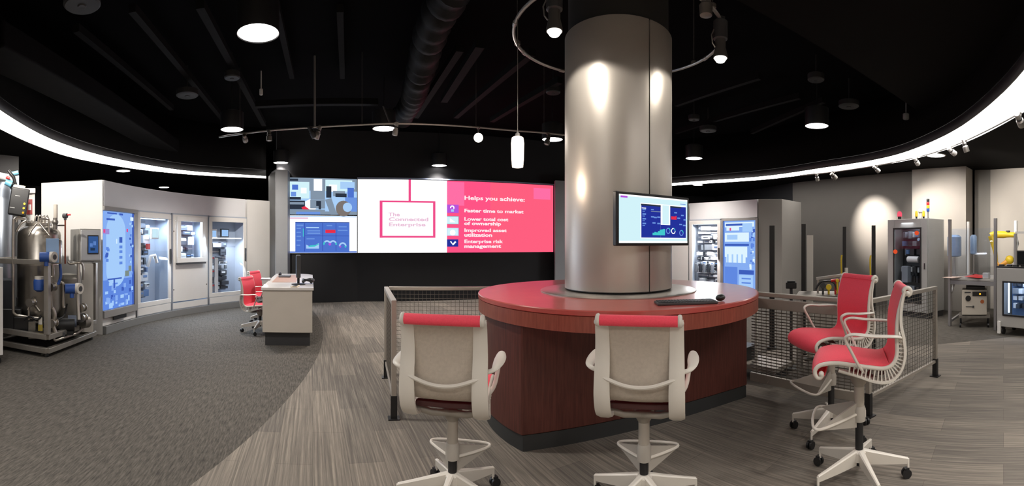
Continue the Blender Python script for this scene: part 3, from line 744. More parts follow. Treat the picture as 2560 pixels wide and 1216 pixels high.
    if not task:   # foot ring
        zr = .40 + Z - lowdrop
        b = MB(); lp = smooth([(.03, .02, zr + .03), (.12, .14, zr + .01), (.185, .235, zr), (.17, .275, zr), (.1, .29, zr), (0, .295, zr), (-.1, .29, zr), (-.17, .275, zr), (-.185, .235, zr), (-.12, .14, zr + .01), (-.03, .02, zr + .03)], 4)
        b.tube(lp, .009, 8); b.build('foot_ring', FRAMEW, t)
        b = MB()
        for s_ in (-1, 1):
            q = [Vector((s_ * .02, .02, zr + .10)), Vector((s_ * .184, .24, zr + .004)), Vector((s_ * .184, .24, zr - .006)), Vector((s_ * .02, .02, zr - .055))]
            nn = Vector((.80, s_ * -.6, 0)) * .006
            b.add([v + nn for v in q] + [v - nn for v in q], [(0, 1, 2, 3), (7, 6, 5, 4), (0, 4, 5, 1), (1, 5, 6, 2), (2, 6, 7, 3), (3, 7, 4, 0)])
        b.lathe([(.040, zc - .004), (.042, zc + .07), (.034, zc + .09)], n=20)
        b.build('foot_ring_web', mat('warm_grey_web', (.40, .37, .33), .45), t)
    # star base
    b = MB(); b.lathe([(.034, .125), (.046, .13), (.046, .185), (.034, .20), (.027, .20)], n=24)
    RS = .315
    for k in range(5):
        a = R(star_rot + 72 * k) ; d = Vector((math.cos(a), math.sin(a), 0)); sd = Vector((-d.y, d.x, 0))
        A = d * .03; B = d * RS
        V = []
        for (c_, w_, zt, zb) in ((A, .020, .200, .105), (d * .17, .015, .165, .095), (B, .010, .128, .088)):
            for (su, z_) in ((-1, zt - .006), (-.55, zt), (.55, zt), (1, zt - .006), (.5, zb), (-.5, zb)): V.append(c_ + sd * (su * w_) + Vector((0, 0, z_)))
        Fc = [(0, 1, 2, 3, 4, 5)[::-1]]
        for i in range(2):
            for j in range(6): aa = i * 6 + j; cc = i * 6 + (j + 1) % 6; Fc.append((aa, cc, cc + 6, aa + 6))
        Fc.append(tuple(range(12, 18))); b.add(V, Fc)
        b.cyl(B + Vector((0, 0, .12)), B + Vector((0, 0, .055)), .008, 8)
    sb = b.build('star_base', FRAMEW, t, ang=30)
    for k in range(5):
        a = R(star_rot + 72 * k); d = Vector((math.cos(a), math.sin(a), 0)) * RS
        rr = random.Random(k + int(head * 10)); ra = rr.uniform(0, 6.28); ax = Vector((math.cos(ra), math.sin(ra), 0)); cc = d + Vector((-ax.y, ax.x, 0)) * .012
        cc.z = .030
        b = MB()
        for s_ in (-1, 1): b.cyl(cc + ax * (s_ * .022), cc + ax * (s_ * .006), .029, 18)
        b.cyl(cc - ax * .02, cc + ax * .02, .010, 8)
        b.box((cc.x, cc.y, .055), (.03, .03, .02), rz=ra); b.build('caster', BLACK, t)
    return t
random.seed(7)
G = 'red drafting stools at the round counter'
stool(at(1131, 2.52), 0.06, -.105, 'white-framed red stool seen from behind, nearer the video wall side', G, 48, lowdrop=.045)
stool(at(1610, 2.50), .40, -.105, 'white-framed red stool seen from behind, in front of the column', G, 20, lowdrop=.045)
stool(at(2078, 3.51), R(278), 0, 'red stool with its backrest turned to us, behind the nearest right stool', G, 47)
stool(at(2148, 2.80), R(313), 0, 'nearest right red stool seen side-on with its whole star base in view', G, 15 + 40)
G = 'red task chairs'
stool(at(650, 7.45), R(85), -.32, 'red task chair at the white desk, nearer one with casters showing', G, 10, True)
stool(at(666, 8.4), R(85), -.28, 'red task chair farther along the white desk, only its back showing', G, 30, True)
stool(at(1673, 10.0), R(100), -.32, 'red task chair in front of the right cabinets, peeking out behind the column', G, 10, True)

# ================================================================== mesh fence panels
FA = Vector((-.996, 3.626, 0)); FB = Vector((-1.397, 4.749, 0)); FC = Vector((1.75, 5.29, 0)); FK = Vector((2.76, 2.64, 0)); FE = Vector((4.107, 2.853, 0))
FM = mat('fence_metal', (.46, .42, .37), .38, .55, noise=.04, nscale=10)
WIRE = mat('mesh_wire', (.17, .155, .135), .45, .5)
def fence(a, c, label, cell=.045, wide=0., posts=(True, True), hz=.17, wires=True, cellz=None, base=.03, top=1.02, wr=.0036, hw=.0036):
    d = c - a; L = d.length; rz = math.atan2(d.y, d.x)
    t = thing('mesh_guard_fence', label, 'fence', a, rz, 'mesh guard fences around the cell')
    e = .03
    b = MB(); b.box((L / 2, 0, top - .02), (L - 2 * e, .05, .04))
    if wide: b.box((L / 2, 0, top - .06 - wide / 2), (L - 2 * e, .03, wide))
    b.build('top_rail', FM, t, bevel=.006)
    b = MB(); b.box((L / 2, 0, hz), (L - 2 * e, .03, base)); b.build('bottom_rail', FM, t, bevel=.004)
    zt = top - .04 - (wide + .02 if wide else 0)
    b = MB(); n = int((L - .08) / cell); m_ = int((zt - hz) / (cellz or cell))
    for i in range(1, n): b.box((.04 + (L - .08) * i / n, 0, (zt + hz) / 2), (wr, wr, zt - hz))
    for j in range(1, m_): b.box((L / 2, 0, hz + (zt - hz) * j / m_), (L - .08, wr, hw))
    b.build('wire_mesh', WIRE, t)
    for k, x in enumerate((e / 2 + .004, L - e / 2 - .004)):
        if not posts[k]: continue
        b = MB(); b.box((x, 0, (top + .10) / 2), (.034, .045, top - .10)); b.build('post', FM, t, bevel=.004)
        b = MB(); b.box((x, .0, .10), (.042, .055, .20)); b.box((x, .0, .005), (.09, .10, .01)); b.build('foot_bracket', BLACK, t)
    return t
fence(FA, FB, 'short mesh fence panel seen almost end-on beside the left front stool')
fence(FB, FB + (FC - FB).normalized() * 1.55, 'long mesh fence panel running behind the round counter', posts=(False, True), wide=0)
fence(FK + (FC - FK).normalized() * 1.30, FK, 'mesh fence panel with a wide top rail, coming out from behind the counter', cell=.06, cellz=.028, wide=.10, posts=(False, False), base=.085, hz=.16, hw=.010)
fence(FK, FE, 'mesh fence panel behind the two right stools, open to the machine area', cell=.05, cellz=.04, hw=.005, posts=(True, True))
# ================================================================== video wall
class Plane:
    def __init__(s, a, c):
        s.a = Vector((a[0], a[1], 0)); s.d = Vector((c[0], c[1], 0)) - s.a; s.L = s.d.length; s.u = s.d / s.L
        s.rz = math.atan2(s.d.y, s.d.x)
    def __call__(s, px, y):
        t = (px - 1280) / F; r = Vector((math.sin(t), math.cos(t), 0))
        # a + u*k = r*m
        det = s.u.x * (-r.y) + r.x * s.u.y
        k = (-s.a.x * (-r.y) - r.x * s.a.y) / det
        p = s.a + s.u * k; m = p.length
        return k, EYE + (608 - y) / F * m
def screen_art(pl, items, mats, parent, name='screen', y0=-.03):
    b = MB()
    for i, it in enumerate(items):
        x0, z1 = pl(it[0], it[1]); x1, z0 = pl(it[2], it[3]); rect(b, x0, z0, x1, z1, it[4], y0 - .0004 * i)
    return b, lambda nm=name: b.build(nm, mats, parent)
nrm = lambda a, c: Vector(((c - a).y, -(c - a).x, 0)).normalized()
def toward(a, c, k):                      # shift a wall line towards the camera
    n = nrm(a, c)
    if n.dot(a) > 0: n = -n
    return a + n * k, c + n * k
SM = [SWH, SBL, SDB, SMB, SCY, SRD, STQ, SGR, SDK, SLB, SBR, SNV, PINK, PINKL, PINKD, PINK2, SPU, SPL]
WHi, BLi, DBi, MBi, CYi, RDi, TQi, GRi, DKi, LBi, BRi, NVi, PKi, PLi, PDi, P2i, PUi, PTi = range(18)
a, c = toward(VA, VB, .02); pl = Plane(a, c)
def display(nm, lab, pl, px0, px1, z0, z1, items, grp, texts=()):
    t = thing(nm, lab, 'video wall screen', pl.a, pl.rz, grp)
    x0 = pl(px0, 600)[0]; x1 = pl(px1, 600)[0]
    b = MB(); b.box(((x0 + x1) / 2, 0, (z0 + z1) / 2), (x1 - x0, .05, z1 - z0)); b.build('bezel', BLACK, t)
    b = MB(); e = .012; n = 0
    rect(b, x0 + e, z0 + e, x1 - e, z1 - e, items[0], -.0255)
    for it in items[1:]:
        n += 1
        if it[0] == 'dot':
            _, px, y, r0, r1, mi, *ar = it; x, z = pl(px, y); dot(b, x, z, r0, r1, mi, -.0255 - .0004 * n, *(ar or (0, 2 * PI)))
            continue
        if it[0] == 'poly':
            q = [pl(px, y) for px, y in it[1]]; b.add([(x, -.0255 - .0004 * n, z) for x, z in q], [tuple(range(len(q)))], it[2]); continue
        X0, Z1 = pl(it[0], it[1]); X1, Z0 = pl(it[2], it[3])
        X0, X1 = max(X0, x0 + e), min(X1, x1 - e); Z0, Z1 = max(Z0, z0 + e), min(Z1, z1 - e)
        rect(b, X0, Z0, X1, Z1, it[4], -.0255 - .0004 * n)
    b.build('screen', SM, t)
    for (s_, px, y, wpx, size, m) in texts:
        x, z = pl(px, y); o = text(s_, size, m, t, (x, -.055, z), (R(90), 0, 0), bold=.004)
        bpy.context.view_layer.update(); wd = max(v.co.x for v in o.data.vertices); x2, _ = pl(px + wpx, y)
        if wd > 0: o.scale.x = (x2 - x) / wd
    return t
zs = [3.16, 2.215, 1.245]
# upper left: camera picture of a showroom
up_items = [LBi, (722, 444, 893, 480, GRi), (724, 455, 773, 497, CYi), (730, 462, 745, 475, BLi), (752, 470, 766, 484, WHi), (727, 480, 740, 492, MBi), (724, 447, 745, 453, DKi), (776, 446, 812, 500, GRi),
    (784, 448, 805, 478, WHi), (813, 450, 880, 480, CYi), (822, 462, 842, 480, WHi), (850, 455, 886, 474, LBi), (815, 466, 828, 495, DKi), (832, 478, 862, 492, GRi), (838, 484, 866, 494, DKi), (868, 470, 884, 498, BLi),
    (724, 493, 752, 500, DKi), (722, 502, 762, 524, DKi), (724, 506, 760, 512, GRi), ('poly', [(762, 505), (775, 498), (792, 520), (780, 532), (764, 526)], WHi), ('poly', [(753, 519), (762, 516), (773, 524), (770, 530), (758, 526)], RDi),
    (775, 500, 812, 522, GRi), (790, 503, 802, 516, SM.index(SDK)), (722, 524, 893, 538, GRi), (812, 498, 862, 530, LBi), ('poly', [(812, 500), (828, 496), (842, 538), (826, 538)], GRi), (862, 494, 893, 530, MBi),
    ('dot', 858, 522, 0, .20, BRi), ('dot', 868, 519, 0, .12, LBi), (796, 512, 802, 524, DKi), (740, 530, 800, 538, MBi)]
display('video_wall_screen', 'upper left video wall screen showing a camera view of a showroom', pl, 722, 893, zs[1] + .002, zs[0], up_items, 'video wall screens')
dash = [WHi, (722, 540, 891, 544, LBi), (722, 544, 770, 548, PTi), (738, 555, 873, 631, BLi), (738, 555, 873, 558, NVi), (741, 562, 758, 566, MBi), (757, 572, 759, 592, TQi), (761, 558, 762, 630, DBi), (806, 558, 807, 628, DBi), (839, 558, 840, 628, DBi),
    (762, 590, 872, 591, DBi), (765, 568, 797, 571, LBi), (768, 576, 800, 579, MBi), (768, 582, 800, 586, MBi), (813, 575, 838, 583, RDi), (816, 563, 830, 566, MBi), (846, 566, 866, 569, MBi), (844, 575, 868, 578, MBi), (766, 596, 786, 599, MBi),
    ('poly', [(765, 622), (765, 612), (775, 617), (788, 613), (797, 608), (797, 622)], LBi), ('poly', [(768, 618), (775, 614), (788, 613), (796, 609), (796, 612), (786, 617), (775, 618)], TQi), ('dot', 817, 611, .06, .10, LBi, 0, PI), ('dot', 817, 611, .06, .10, TQi, 2.4, 3.3),
    ('dot', 832, 611, .06, .10, LBi, 0, PI), ('dot', 832, 611, .06, .10, TQi, -.2, .5), ('dot', 824, 611, 0, .035, PUi), ('dot', 856, 616, .06, .10, LBi, 0, PI), ('dot', 850, 617, 0, .025, PUi), ('dot', 863, 617, 0, .025, TQi), (741, 570, 752, 573, MBi), (741, 580, 752, 583, MBi), (741, 590, 752, 593, MBi), (741, 600, 752, 603, MBi), (741, 612, 750, 615, MBi), (722, 629, 891, 632, BLi)]
display('video_wall_screen', 'lower left video wall screen with a blue dashboard on white', pl, 722, 893, zs[2], zs[1] - .002, dash, 'video wall screens')
a, c = toward(VB, VC, .02); pl = Plane(a, c)
main = [WHi, (1117, 440, 1384, 640, PKi), (1117, 455, 1160, 515, PLi), (1225, 440, 1384, 640, P2i), (1333, 470, 1375, 500, PLi), (1021, 440, 1027, 506, PDi),
    (949, 502, 1088, 508, PDi), (949, 590, 1088, 595, PDi), (949, 503, 956, 595, PDi), (1082, 505, 1088, 595, PDi),
    (1117, 512, 1146, 533, PUi), (1117, 541, 1146, 561, TQi), (1117, 542, 1145, 560, CYi), (1117, 570, 1146, 590, LBi), (1118, 571, 1144, 589, CYi), (1117, 599, 1145, 617, DBi),
    ('dot', 1130, 520, .03, .06, WHi, -.6, 3.4), (1127, 524, 1134, 530, LBi), ('poly', [(1124, 556), (1124, 546), (1138, 556)], WHi), ('dot', 1131, 582, 0, .075, WHi), ('poly', [(1124, 604), (1128, 604), (1131, 610), (1137, 603), (1140, 606), (1132, 614)], WHi)]
T_ = [('The', 971, 541, 28, .13, SPL), ('Connected', 971, 553, 99, .13, SPL), ('Enterprise', 971, 566, 92, .13, SPL),
      ('Helps you achieve:', 1159, 500, 151, .15, SWT), ('Faster time to market', 1159, 531, 148, .125, SWT), ('Lower total cost', 1159, 552, 110, .125, SWT), ('of ownership', 1159, 563, 92, .125, SWT),
      ('Improved asset', 1159, 580, 106, .125, SWT), ('utilization', 1159, 592, 70, .125, SWT), ('Enterprise risk', 1159, 608, 97, .125, SWT), ('management', 1159, 620, 92, .125, SWT)]
display('video_wall_screen', 'wide main video wall screen, white on the left and pink with text on the right', pl, 893, 1383, zs[2], zs[0], main, 'video wall screens', T_)
x0 = pl(893, 600)[0]; x1 = pl(1388, 600)[0]
b = MB(); b.box(((x0 + x1) / 2, .0, 3.178), (x1 - x0, .08, .03)); struct(b.build('trim_3', mat('light_edge_trim', (.35, .42, .6), .4), loc=pl.a, rz=pl.rz))

# ================================================================== curved display cabinets
INTB = emi('led_strip_blue', (.62, .78, 1), 5); INTW = emi('led_strip_white', (1, 1, 1), 5)
CABW = mat('cabinet_white', (.78, .76, .74), .38, noise=.02, nscale=3)
CABI = mat('cabinet_interior', (.42, .47, .55), .6)
MODS = [mat('module_light', (.62, .64, .66), .5), mat('module_dark', (.03, .035, .045), .5), mat('module_grey', (.22, .24, .27), .5), mat('module_blue', (.12, .22, .42), .5), mat('module_white', (.8, .82, .84), .5), mat('module_red', (.6, .05, .06), .5)]
GB = [emi('backlit_blue', '87aef2'), emi('backlit_pale', 'a6cdfb'), emi('backlit_mid', '6189e0'), emi('backlit_deep', '3f5fbc'), emi('backlit_white', 'dff4ff'), emi('backlit_pink', 'e0508e'), emi('backlit_olive', '7c8c86'), emi('backlit_violet', '9c90d8')]
def curved(px0, px1, z0, z1, r, th, name, m, lab=None, cat=None, n=24, grp=None):
    p0, p1 = oc(px0) - Oc, oc(px1) - Oc; a0, a1 = math.atan2(p0.y, p0.x), math.atan2(p1.y, p1.x)
    if a0 < 0: a0 += 2 * PI
    if a1 < 0: a1 += 2 * PI
    if abs(a1 - a0) > PI: a1 -= 2 * PI if a1 > a0 else -2 * PI
    A = [(Oc.x + r * math.cos(a0 + (a1 - a0) * i / n), Oc.y + r * math.sin(a0 + (a1 - a0) * i / n)) for i in range(n + 1)]
    B = [(Oc.x + (r + th) * math.cos(a0 + (a1 - a0) * i / n), Oc.y + (r + th) * math.sin(a0 + (a1 - a0) * i / n)) for i in range(n + 1)]
    b = MB(); b.prism(A + B[::-1], z0, z1); o = b.build(name, m, bevel=.004)
    if lab: tag(o, lab, cat, grp)
    return o
curved(260, 614, 2.12, 2.55, RC, .5, 'cabinet_fascia', SILVP, 'curved silver fascia along the top of the left display cabinets', 'fascia panel')
curved(262, 672, 0, .128, RC - .03, .55, 'cabinet_plinth', mat('plinth_grey', (.22, .22, .22), .5), 'low curved grey plinth under the left display cabinets', 'plinth')
curved(1724, 1893, 2.12, 2.55, RC, .5, 'cabinet_fascia', SILVP, 'curved silver fascia along the top of the right display cabinets', 'fascia panel')
curved(1724, 1893, 0, .128, RC - .03, .55, 'cabinet_plinth', mat('plinth_grey', (.22, .22, .22), .5), 'low curved grey plinth under the right display cabinets', 'plinth')
def unit(px0, px1, label, group='lit display cabinets'):
    p0, p1 = oc(px0), oc(px1); n0 = (p1 - p0); rz = math.atan2(n0.y, n0.x)
    t = thing('display_cabinet', label, 'display cabinet', (p0.x, p0.y, 0), rz, group); W = n0.length
    return t, W
def shell(t, W, z0=.13, z1=2.12, dep=.42):
    b = MB(); e = .004
    b.box((W / 2, dep, (z0 + z1) / 2), (W - 2 * e, .02, z1 - z0)); b.box((e + .012, dep / 2, (z0 + z1) / 2), (.024, dep, z1 - z0)); b.box((W - e - .012, dep / 2, (z0 + z1) / 2), (.024, dep, z1 - z0))
    b.box((W / 2, dep / 2, z1 - .012), (W - 2 * e, dep, .024)); b.box((W / 2, dep / 2, z0 + .012), (W - 2 * e, dep, .024)); b.build('body', CABI, t)
def door(t, W, z0=.30, z1=2.08, fr=.09, hand=True, y=-.0, glass=True, hx_=None):
    e = .012
    b = MB(); b.box((W / 2, y + .012, (z1 - fr / 2)), (W - 2 * e, .03, fr)); b.box((W / 2, y + .012, z0 + fr / 2), (W - 2 * e, .03, fr))
    for x in (e + fr / 2, W - e - fr / 2): b.box((x, y + .012, (z0 + z1) / 2), (fr, .03, z1 - z0 - 2 * fr))
    o = b.build('door', CABW, t, bevel=.006)
    if glass:
        b = MB(); b.box((W / 2, y + .014, (z0 + z1) / 2), (W - 2 * e - 2 * fr + .02, .006, z1 - z0 - 2 * fr + .02)); b.build('glass_pane', GLASS, o)
    if hand:
        b = MB(); x = hx_ if hx_ else W - e - fr / 2; b.box((x, y - .016, 1.24), (.035, .03, .30)); b.build('handle', DPLAS, o, bevel=.008)
    b = MB(); b.box((W / 2, .015, (.13 + z0) / 2 - .004), (W - .008, .03, z0 - .138)); b.build('kick_panel', CABW, t)
    b = MB(); b.box((W / 2, .02, z1 + .02), (W - .008, .03, .04)); b.build('header_panel', CABW, t)
    return o
def innards(t, W, z0, z1, x0, x1, seed, kinds=(0, 1, 2, 3, 4), rows=None, y=.30, led=INTB, lite=(.7, .84, 1), power=20, gap=.012):
    rr = random.Random(seed); rows = rows or []
    b = MB(); b.box(((x0 + x1) / 2, y + .03, (z0 + z1) / 2), (x1 - x0, .012, z1 - z0)); b.build('mounting_panel', mat('back_panel', (.18, .20, .24), .5, .2), t)
    z = z0 + .04
    while z < z1 - .08:
        h = rr.choice((.07, .09, .12, .16, .2)); h = min(h, z1 - z - .02); x = x0 + .02
        b = MB(); b.box(((x0 + x1) / 2, y + .015, z + h / 2), (x1 - x0 - .03, .012, .03)); b.build('mounting_rail', ALU, t)
        while x < x1 - .05:
            w_ = rr.choice((.03, .05, .08, .12, .18, .25)); w_ = min(w_, x1 - x - .015)
            if rr.random() < .86:
                dp = rr.uniform(.05, .14); b = MB(); hh = h * rr.uniform(.7, 1.)
                b.box((x + w_ / 2, y + .02 - dp / 2, z + hh / 2), (w_ - .006, dp, hh)); k = rr.choice(kinds)
                f = rr.random()
                if f < .6 and w_ > .04: b.box((x + w_ / 2, y + .018 - dp, z + hh * .6), (w_ * .6, .006, hh * .3), mi=1)
                b.build('control_module', [MODS[k], MODS[rr.choice((1, 4, 3))]], t, bevel=.003)
            x += w_ + .004
        z += h + gap * 2
    b = MB(); b.box((W / 2, .10, z1 + .02), (W - .2, .03, .015)); b.build('light_strip', led, t)
    o = light('AREA', 'cabinet_light', (0, 0, 0), power, lite, None, size=.6, sy=.1); o.parent = t; o.location = (W / 2, .10, z1); o.rotation_euler = (R(-12), 0, 0)
    o = light('AREA', 'cabinet_light', (0, 0, 0), power * .6, lite, None, size=.06, sy=1.3); o.parent = t; o.location = (W - .16, .06, (z0 + z1) / 2); o.rotation_euler = (0, R(62), R(35))
# 1: blue backlit panel
t, W = unit(257, 342, 'leftmost display cabinet, a tall blue backlit panel of a white tank')
b = MB(); b.box((W / 2, .2, 1.125), (W - .008, .36, 1.985)); b.build('body', CABW, t, bevel=.006)
b = MB(); b.box((W / 2, -.005, 2.085), (W - .01, .05, .07)); b.box((W - .06, -.005, 1.2), (.11, .05, 1.70)); b.box((W / 2, -.005, .33), (W - .01, .05, .12)); b.build('frame', mat('frame_grey', (.30, .29, .28), .45), t, bevel=.006)
b = MB(); b.box((W / 2 - .06, -.02, .235), (.40, .02, .055)); b.build('vent_slot', BLACK, t)
b = MB(); X0, X1, Z0, Z1 = .0, W - .12, .40, 2.04; yy = -.006
def bp(u, v): return (X0 + (X1 - X0) * u, Z1 - (Z1 - Z0) * v)
nn = [0]
def br_(u0, v0, u1, v1, mi):
    nn[0] += 1; (x0_, z1_), (x1_, z0_) = bp(u0, v0), bp(u1, v1); rect(b, x0_, z0_, x1_, z1_, mi, yy - .0003 * nn[0])
br_(0, 0, 1, 1, 0); br_(0, .70, 1, 1, 2); br_(.94, 0, 1, 1, 3)
cx, cz = bp(.40, .40); nn[0] += 1; rw = .30
b.add([(cx + rw * math.cos(a_) * 1.0, yy - .0003 * nn[0], cz + (.62 - rw if math.sin(a_) > 0 else -.62 + rw) * 1. + rw * math.sin(a_)) for a_ in [2 * PI * i / 32 for i in range(32)]], [tuple(range(32))], 1)
br_(.1, .07, .36, .09, 3); br_(.12, .01, .42, .025, 3); br_(.5, .01, .62, .03, 3)
for v in (.26, .35, .40, .46, .52): br_(.50, v, .60, v + (.06 if v == .26 else .03), 3 if v == .26 else 2)
br_(.40, .28, .43, .33, 4); br_(.0, .18, .18, .235, 7); br_(0, .185, .06, .22, 5); br_(.74, .17, .79, .205, 5); br_(.87, .04, .98, .08, 4)
rr = random.Random(3)
for k in range(34): u = rr.uniform(.02, .9); v = rr.uniform(.72, .97); br_(u, v, u + rr.uniform(.04, .12), v + rr.uniform(.015, .06), rr.choice((0, 1, 0, 2, 1, 3)))
for k in range(16): u = rr.uniform(.80, .9); v = rr.uniform(.1, .66); br_(u, v, u + .06, v + .025, rr.choice((2, 3, 1)))
for k in range(6): u = rr.uniform(.0, .1); v = rr.uniform(.36, .66); br_(u, v, u + .08, v + .03, rr.choice((2, 3)))
br_(.66, .62, .80, .68, 6); br_(.78, .57, .88, .63, 6); br_(.1, .685, .55, .70, 3); br_(.28, .70, .33, .79, 3)
b.build('backlit_graphic', GB, t)
# 2
t, W = unit(343, 429, 'glazed display cabinet second from the left with a black handle beside blue light'); shell(t, W); door(t, W)
innards(t, W, .42, 1.96, .10, W * .58, 11, (0, 1, 2, 3, 1, 4))
b = MB(); b.box((W * .62, .12, 1.70), (.24, .04, .22)); b.build('operator_panel', [CABW], t, bevel=.01)
b = MB(); b.box((W * .62, .098, 1.70), (.19, .006, .17)); b.build('panel_screen', SCY, t)
b = MB(); b.box((W * .46, .15, 1.44), (.08, .05, .11)); b.build('red_switch', REDP, t)
b = MB(); b.tube([(W * .45, .15, 1.05), (W * .48, .1, 1.25), (W * .60, .1, 1.27), (W * .66, .1, 1.12)], .035, 10); b.build('white_hose', CABW, t)
# 3
t, W = unit(430, 521, 'display cabinet third from the left with a small raised window over a plain panel'); shell(t, W)
fx0, fx1, fz0, fz1 = .10, W - .16, 1.10, 2.06
b = MB(); b.box((W / 2, .015, (.30 + 1.10) / 2), (W - .02, .03, .80)); b.box((fx0 / 2 + .005, .015, 1.58), (fx0 - .01, .03, .96)); b.box(((fx1 + W) / 2 - .005, .015, 1.58), (W - fx1 - .01, .03, .96)); b.box((W / 2, .015, 2.075), (W - .02, .03, .05))
b.build('front_panel', CABW, t, bevel=.004)
b = MB(); cx = (fx0 + fx1) / 2; fw = fx1 - fx0
b.box((cx, -.03, fz1 - .05), (fw, .07, .10)); b.box((cx, -.03, fz0 + .05), (fw, .07, .10))
for x in (fx0 + .05, fx1 - .05): b.box((x, -.03, (fz0 + fz1) / 2), (.10, .07, fz1 - fz0 - .2))
o = b.build('window_frame', CABW, t, bevel=.006)
b = MB(); b.box((cx, -.02, (fz0 + fz1) / 2), (fw - .18, .006, fz1 - fz0 - .18)); b.build('glass_pane', GLASS, o)
b = MB(); b.box((cx, -.045, fz0 - .018), (fw + .02, .05, .035)); b.build('window_shadow', DPLAS, t)  # dark strip painted in for the shadow under the raised window frame
b = MB(); b.box((W / 2, .015, .205), (W - .008, .03, .14)); b.build('kick_panel', CABW, t)
for x, z in ((.05, .55), (W - .06, .60), (.05, 1.75)):
    b = MB(); b.cyl((x, -.004, z), (x, .01, z), .016, 12); b.build('lock', STEELD, t)
innards(t, W, 1.14, 1.96, fx0 + .02, fx1 - .02, 23, (0, 1, 1, 4, 1), power=34)
# 4
t, W = unit(522, 617, 'glazed display cabinet at the right end of the left row, handle on its right'); shell(t, W); door(t, W)
innards(t, W, .40, 1.60, W * .12, W * .66, 31, (1, 2, 1, 1, 4), lite=(.85, .92, 1), led=INTW)
b = MB(); b.box((W * .2, .12, 1.72), (.18, .04, .22)); b.build('operator_panel', CABW, t, bevel=.008); b = MB(); b.box((W * .48, .12, 1.74), (.24, .04, .20), mi=1); b.build('operator_panel', [CABW, DPLAS], t, bevel=.008)
b = MB(); b.box((W * .2, .098, 1.72), (.12, .004, .14)); b.build('panel_screen', SLB, t); b = MB(); b.box((W * .48, .098, 1.74), (.19, .004, .15)); b.build('panel_screen', SLB, t)
b = MB(); b.box((W * .245, .10, .78), (.10, .04, .78)); b.build('white_divider', CABW, t)
for z in (.50, .82, 1.12):
    b = MB(); b.box((W * .16, .10, z), (.09, .05, .16)); b.box((W * .16, .073, z + .05), (.05, .008, .03), mi=1); b.build('breaker', [MODS[2], MODS[5]], t)
# end blocks
def endwall(nm, lab, poly, z1=2.55, m=None, z0=0):
    b = MB(); b.prism([tuple(p[:2]) for p in poly], z0, z1); o = b.build(nm, m or WHITE, bevel=.004); tag(o, lab, 'partition'); return o
p = oc(257); q0 = at(205, 7.36); q1 = at(103, 7.62)
endwall('cabinet_end_wall', 'bright white end wall at the left of the display cabinets', [p, q0, q1, p + (p - Oc).normalized() * .5])
p0, p1 = oc(618), oc(675)
endwall('cabinet_end_wall', 'white end wall between the last left cabinet and the grey pilaster', [p0, p1, p1 + Vector((-.4, .3, 0)), p0 + Vector((-.45, .2, 0))], z0=.13)
# right cabinets
t, W = unit(1722, 1802, 'white-lit glazed cabinet just right of the column monitor'); shell(t, W); door(t, W, hx_=W - .05)
innards(t, W, .40, 1.98, .10, W - .14, 41, (4, 0, 1, 4, 2, 0), lite=(1, .98, .95), led=INTW, power=34)
for k in range(5):
    b = MB(); b.box((.16 + k * .12, .12, .86), (.07, .08, .22)); b.build('drive_unit', MODS[1 if k % 2 else 2], t, bevel=.01)
t, W = unit(1804, 1895, 'tall blue backlit cabinet beside the grey end block')
b = MB(); b.box((W / 2, .2, 1.125), (W - .008, .36, 1.985)); b.build('body', GREYP, t, bevel=.006)
b = MB(); 
for x in (.03, W - .03): b.box((x, -.005, 1.12), (.055, .05, 1.97))
b.box((W / 2, -.005, 2.085), (W - .12, .05, .05)); b.box((W / 2, -.005, .24), (W - .12, .05, .2)); b.build('frame', mat('frame_grey', (.30, .29, .28), .45), t)
b = MB(); X0, X1, Z0, Z1 = .06, W - .06, .34, 2.055; nn = [0]
br_(0, 0, 1, 1, 0); br_(.0, 0, .04, 1, 2); br_(.05, .02, .95, .09, 4); br_(.08, .04, .62, .07, 3); br_(.1, .09, .5, .14, 4); br_(.20, .10, .25, .14, 5); br_(.6, .04, .9, .16, 1); br_(.05, .17, .8, .30, 4); br_(.12, .20, .45, .27, 1)
br_(.05, .33, .8, .36, 3); br_(.05, .37, .75, .52, 4); br_(.1, .52, .7, .60, 4)
for k in range(4): br_(.12 + k * .15, .48, .17 + k * .15, .60, 1)
br_(.05, .66, .45, .92, 2); br_(.5, .70, .95, .76, 3); br_(.5, .77, .92, .96, 1); br_(.58, .81, .86, .83, 2); br_(.58, .87, .86, .89, 2)
rr = random.Random(9)
for k in range(24): u = rr.uniform(.80, .93); v = rr.uniform(.12, .66); br_(u, v, u + .06, v + rr.uniform(.02, .06), rr.choice((2, 3, 1, 4)))
b.build('backlit_graphic', GB, t)
p0, p1 = oc(1660), oc(1720)
endwall('cabinet_end_wall', 'white wall strip between the column and the white-lit cabinet', [p0, p1, p1 + Vector((.3, .3, 0)), p0 + Vector((.3, .4, 0))])
p0 = oc(1896); p1 = at(1955, 10.40); p2 = at(2003, 11.3)
endwall('cabinet_end_wall', 'grey end block right of the tall blue cabinet', [p0, p1, p2, p0 + (p0 - Oc).normalized() * .55], m=mat('grey_end_block', (.33, .31, .285), .5))

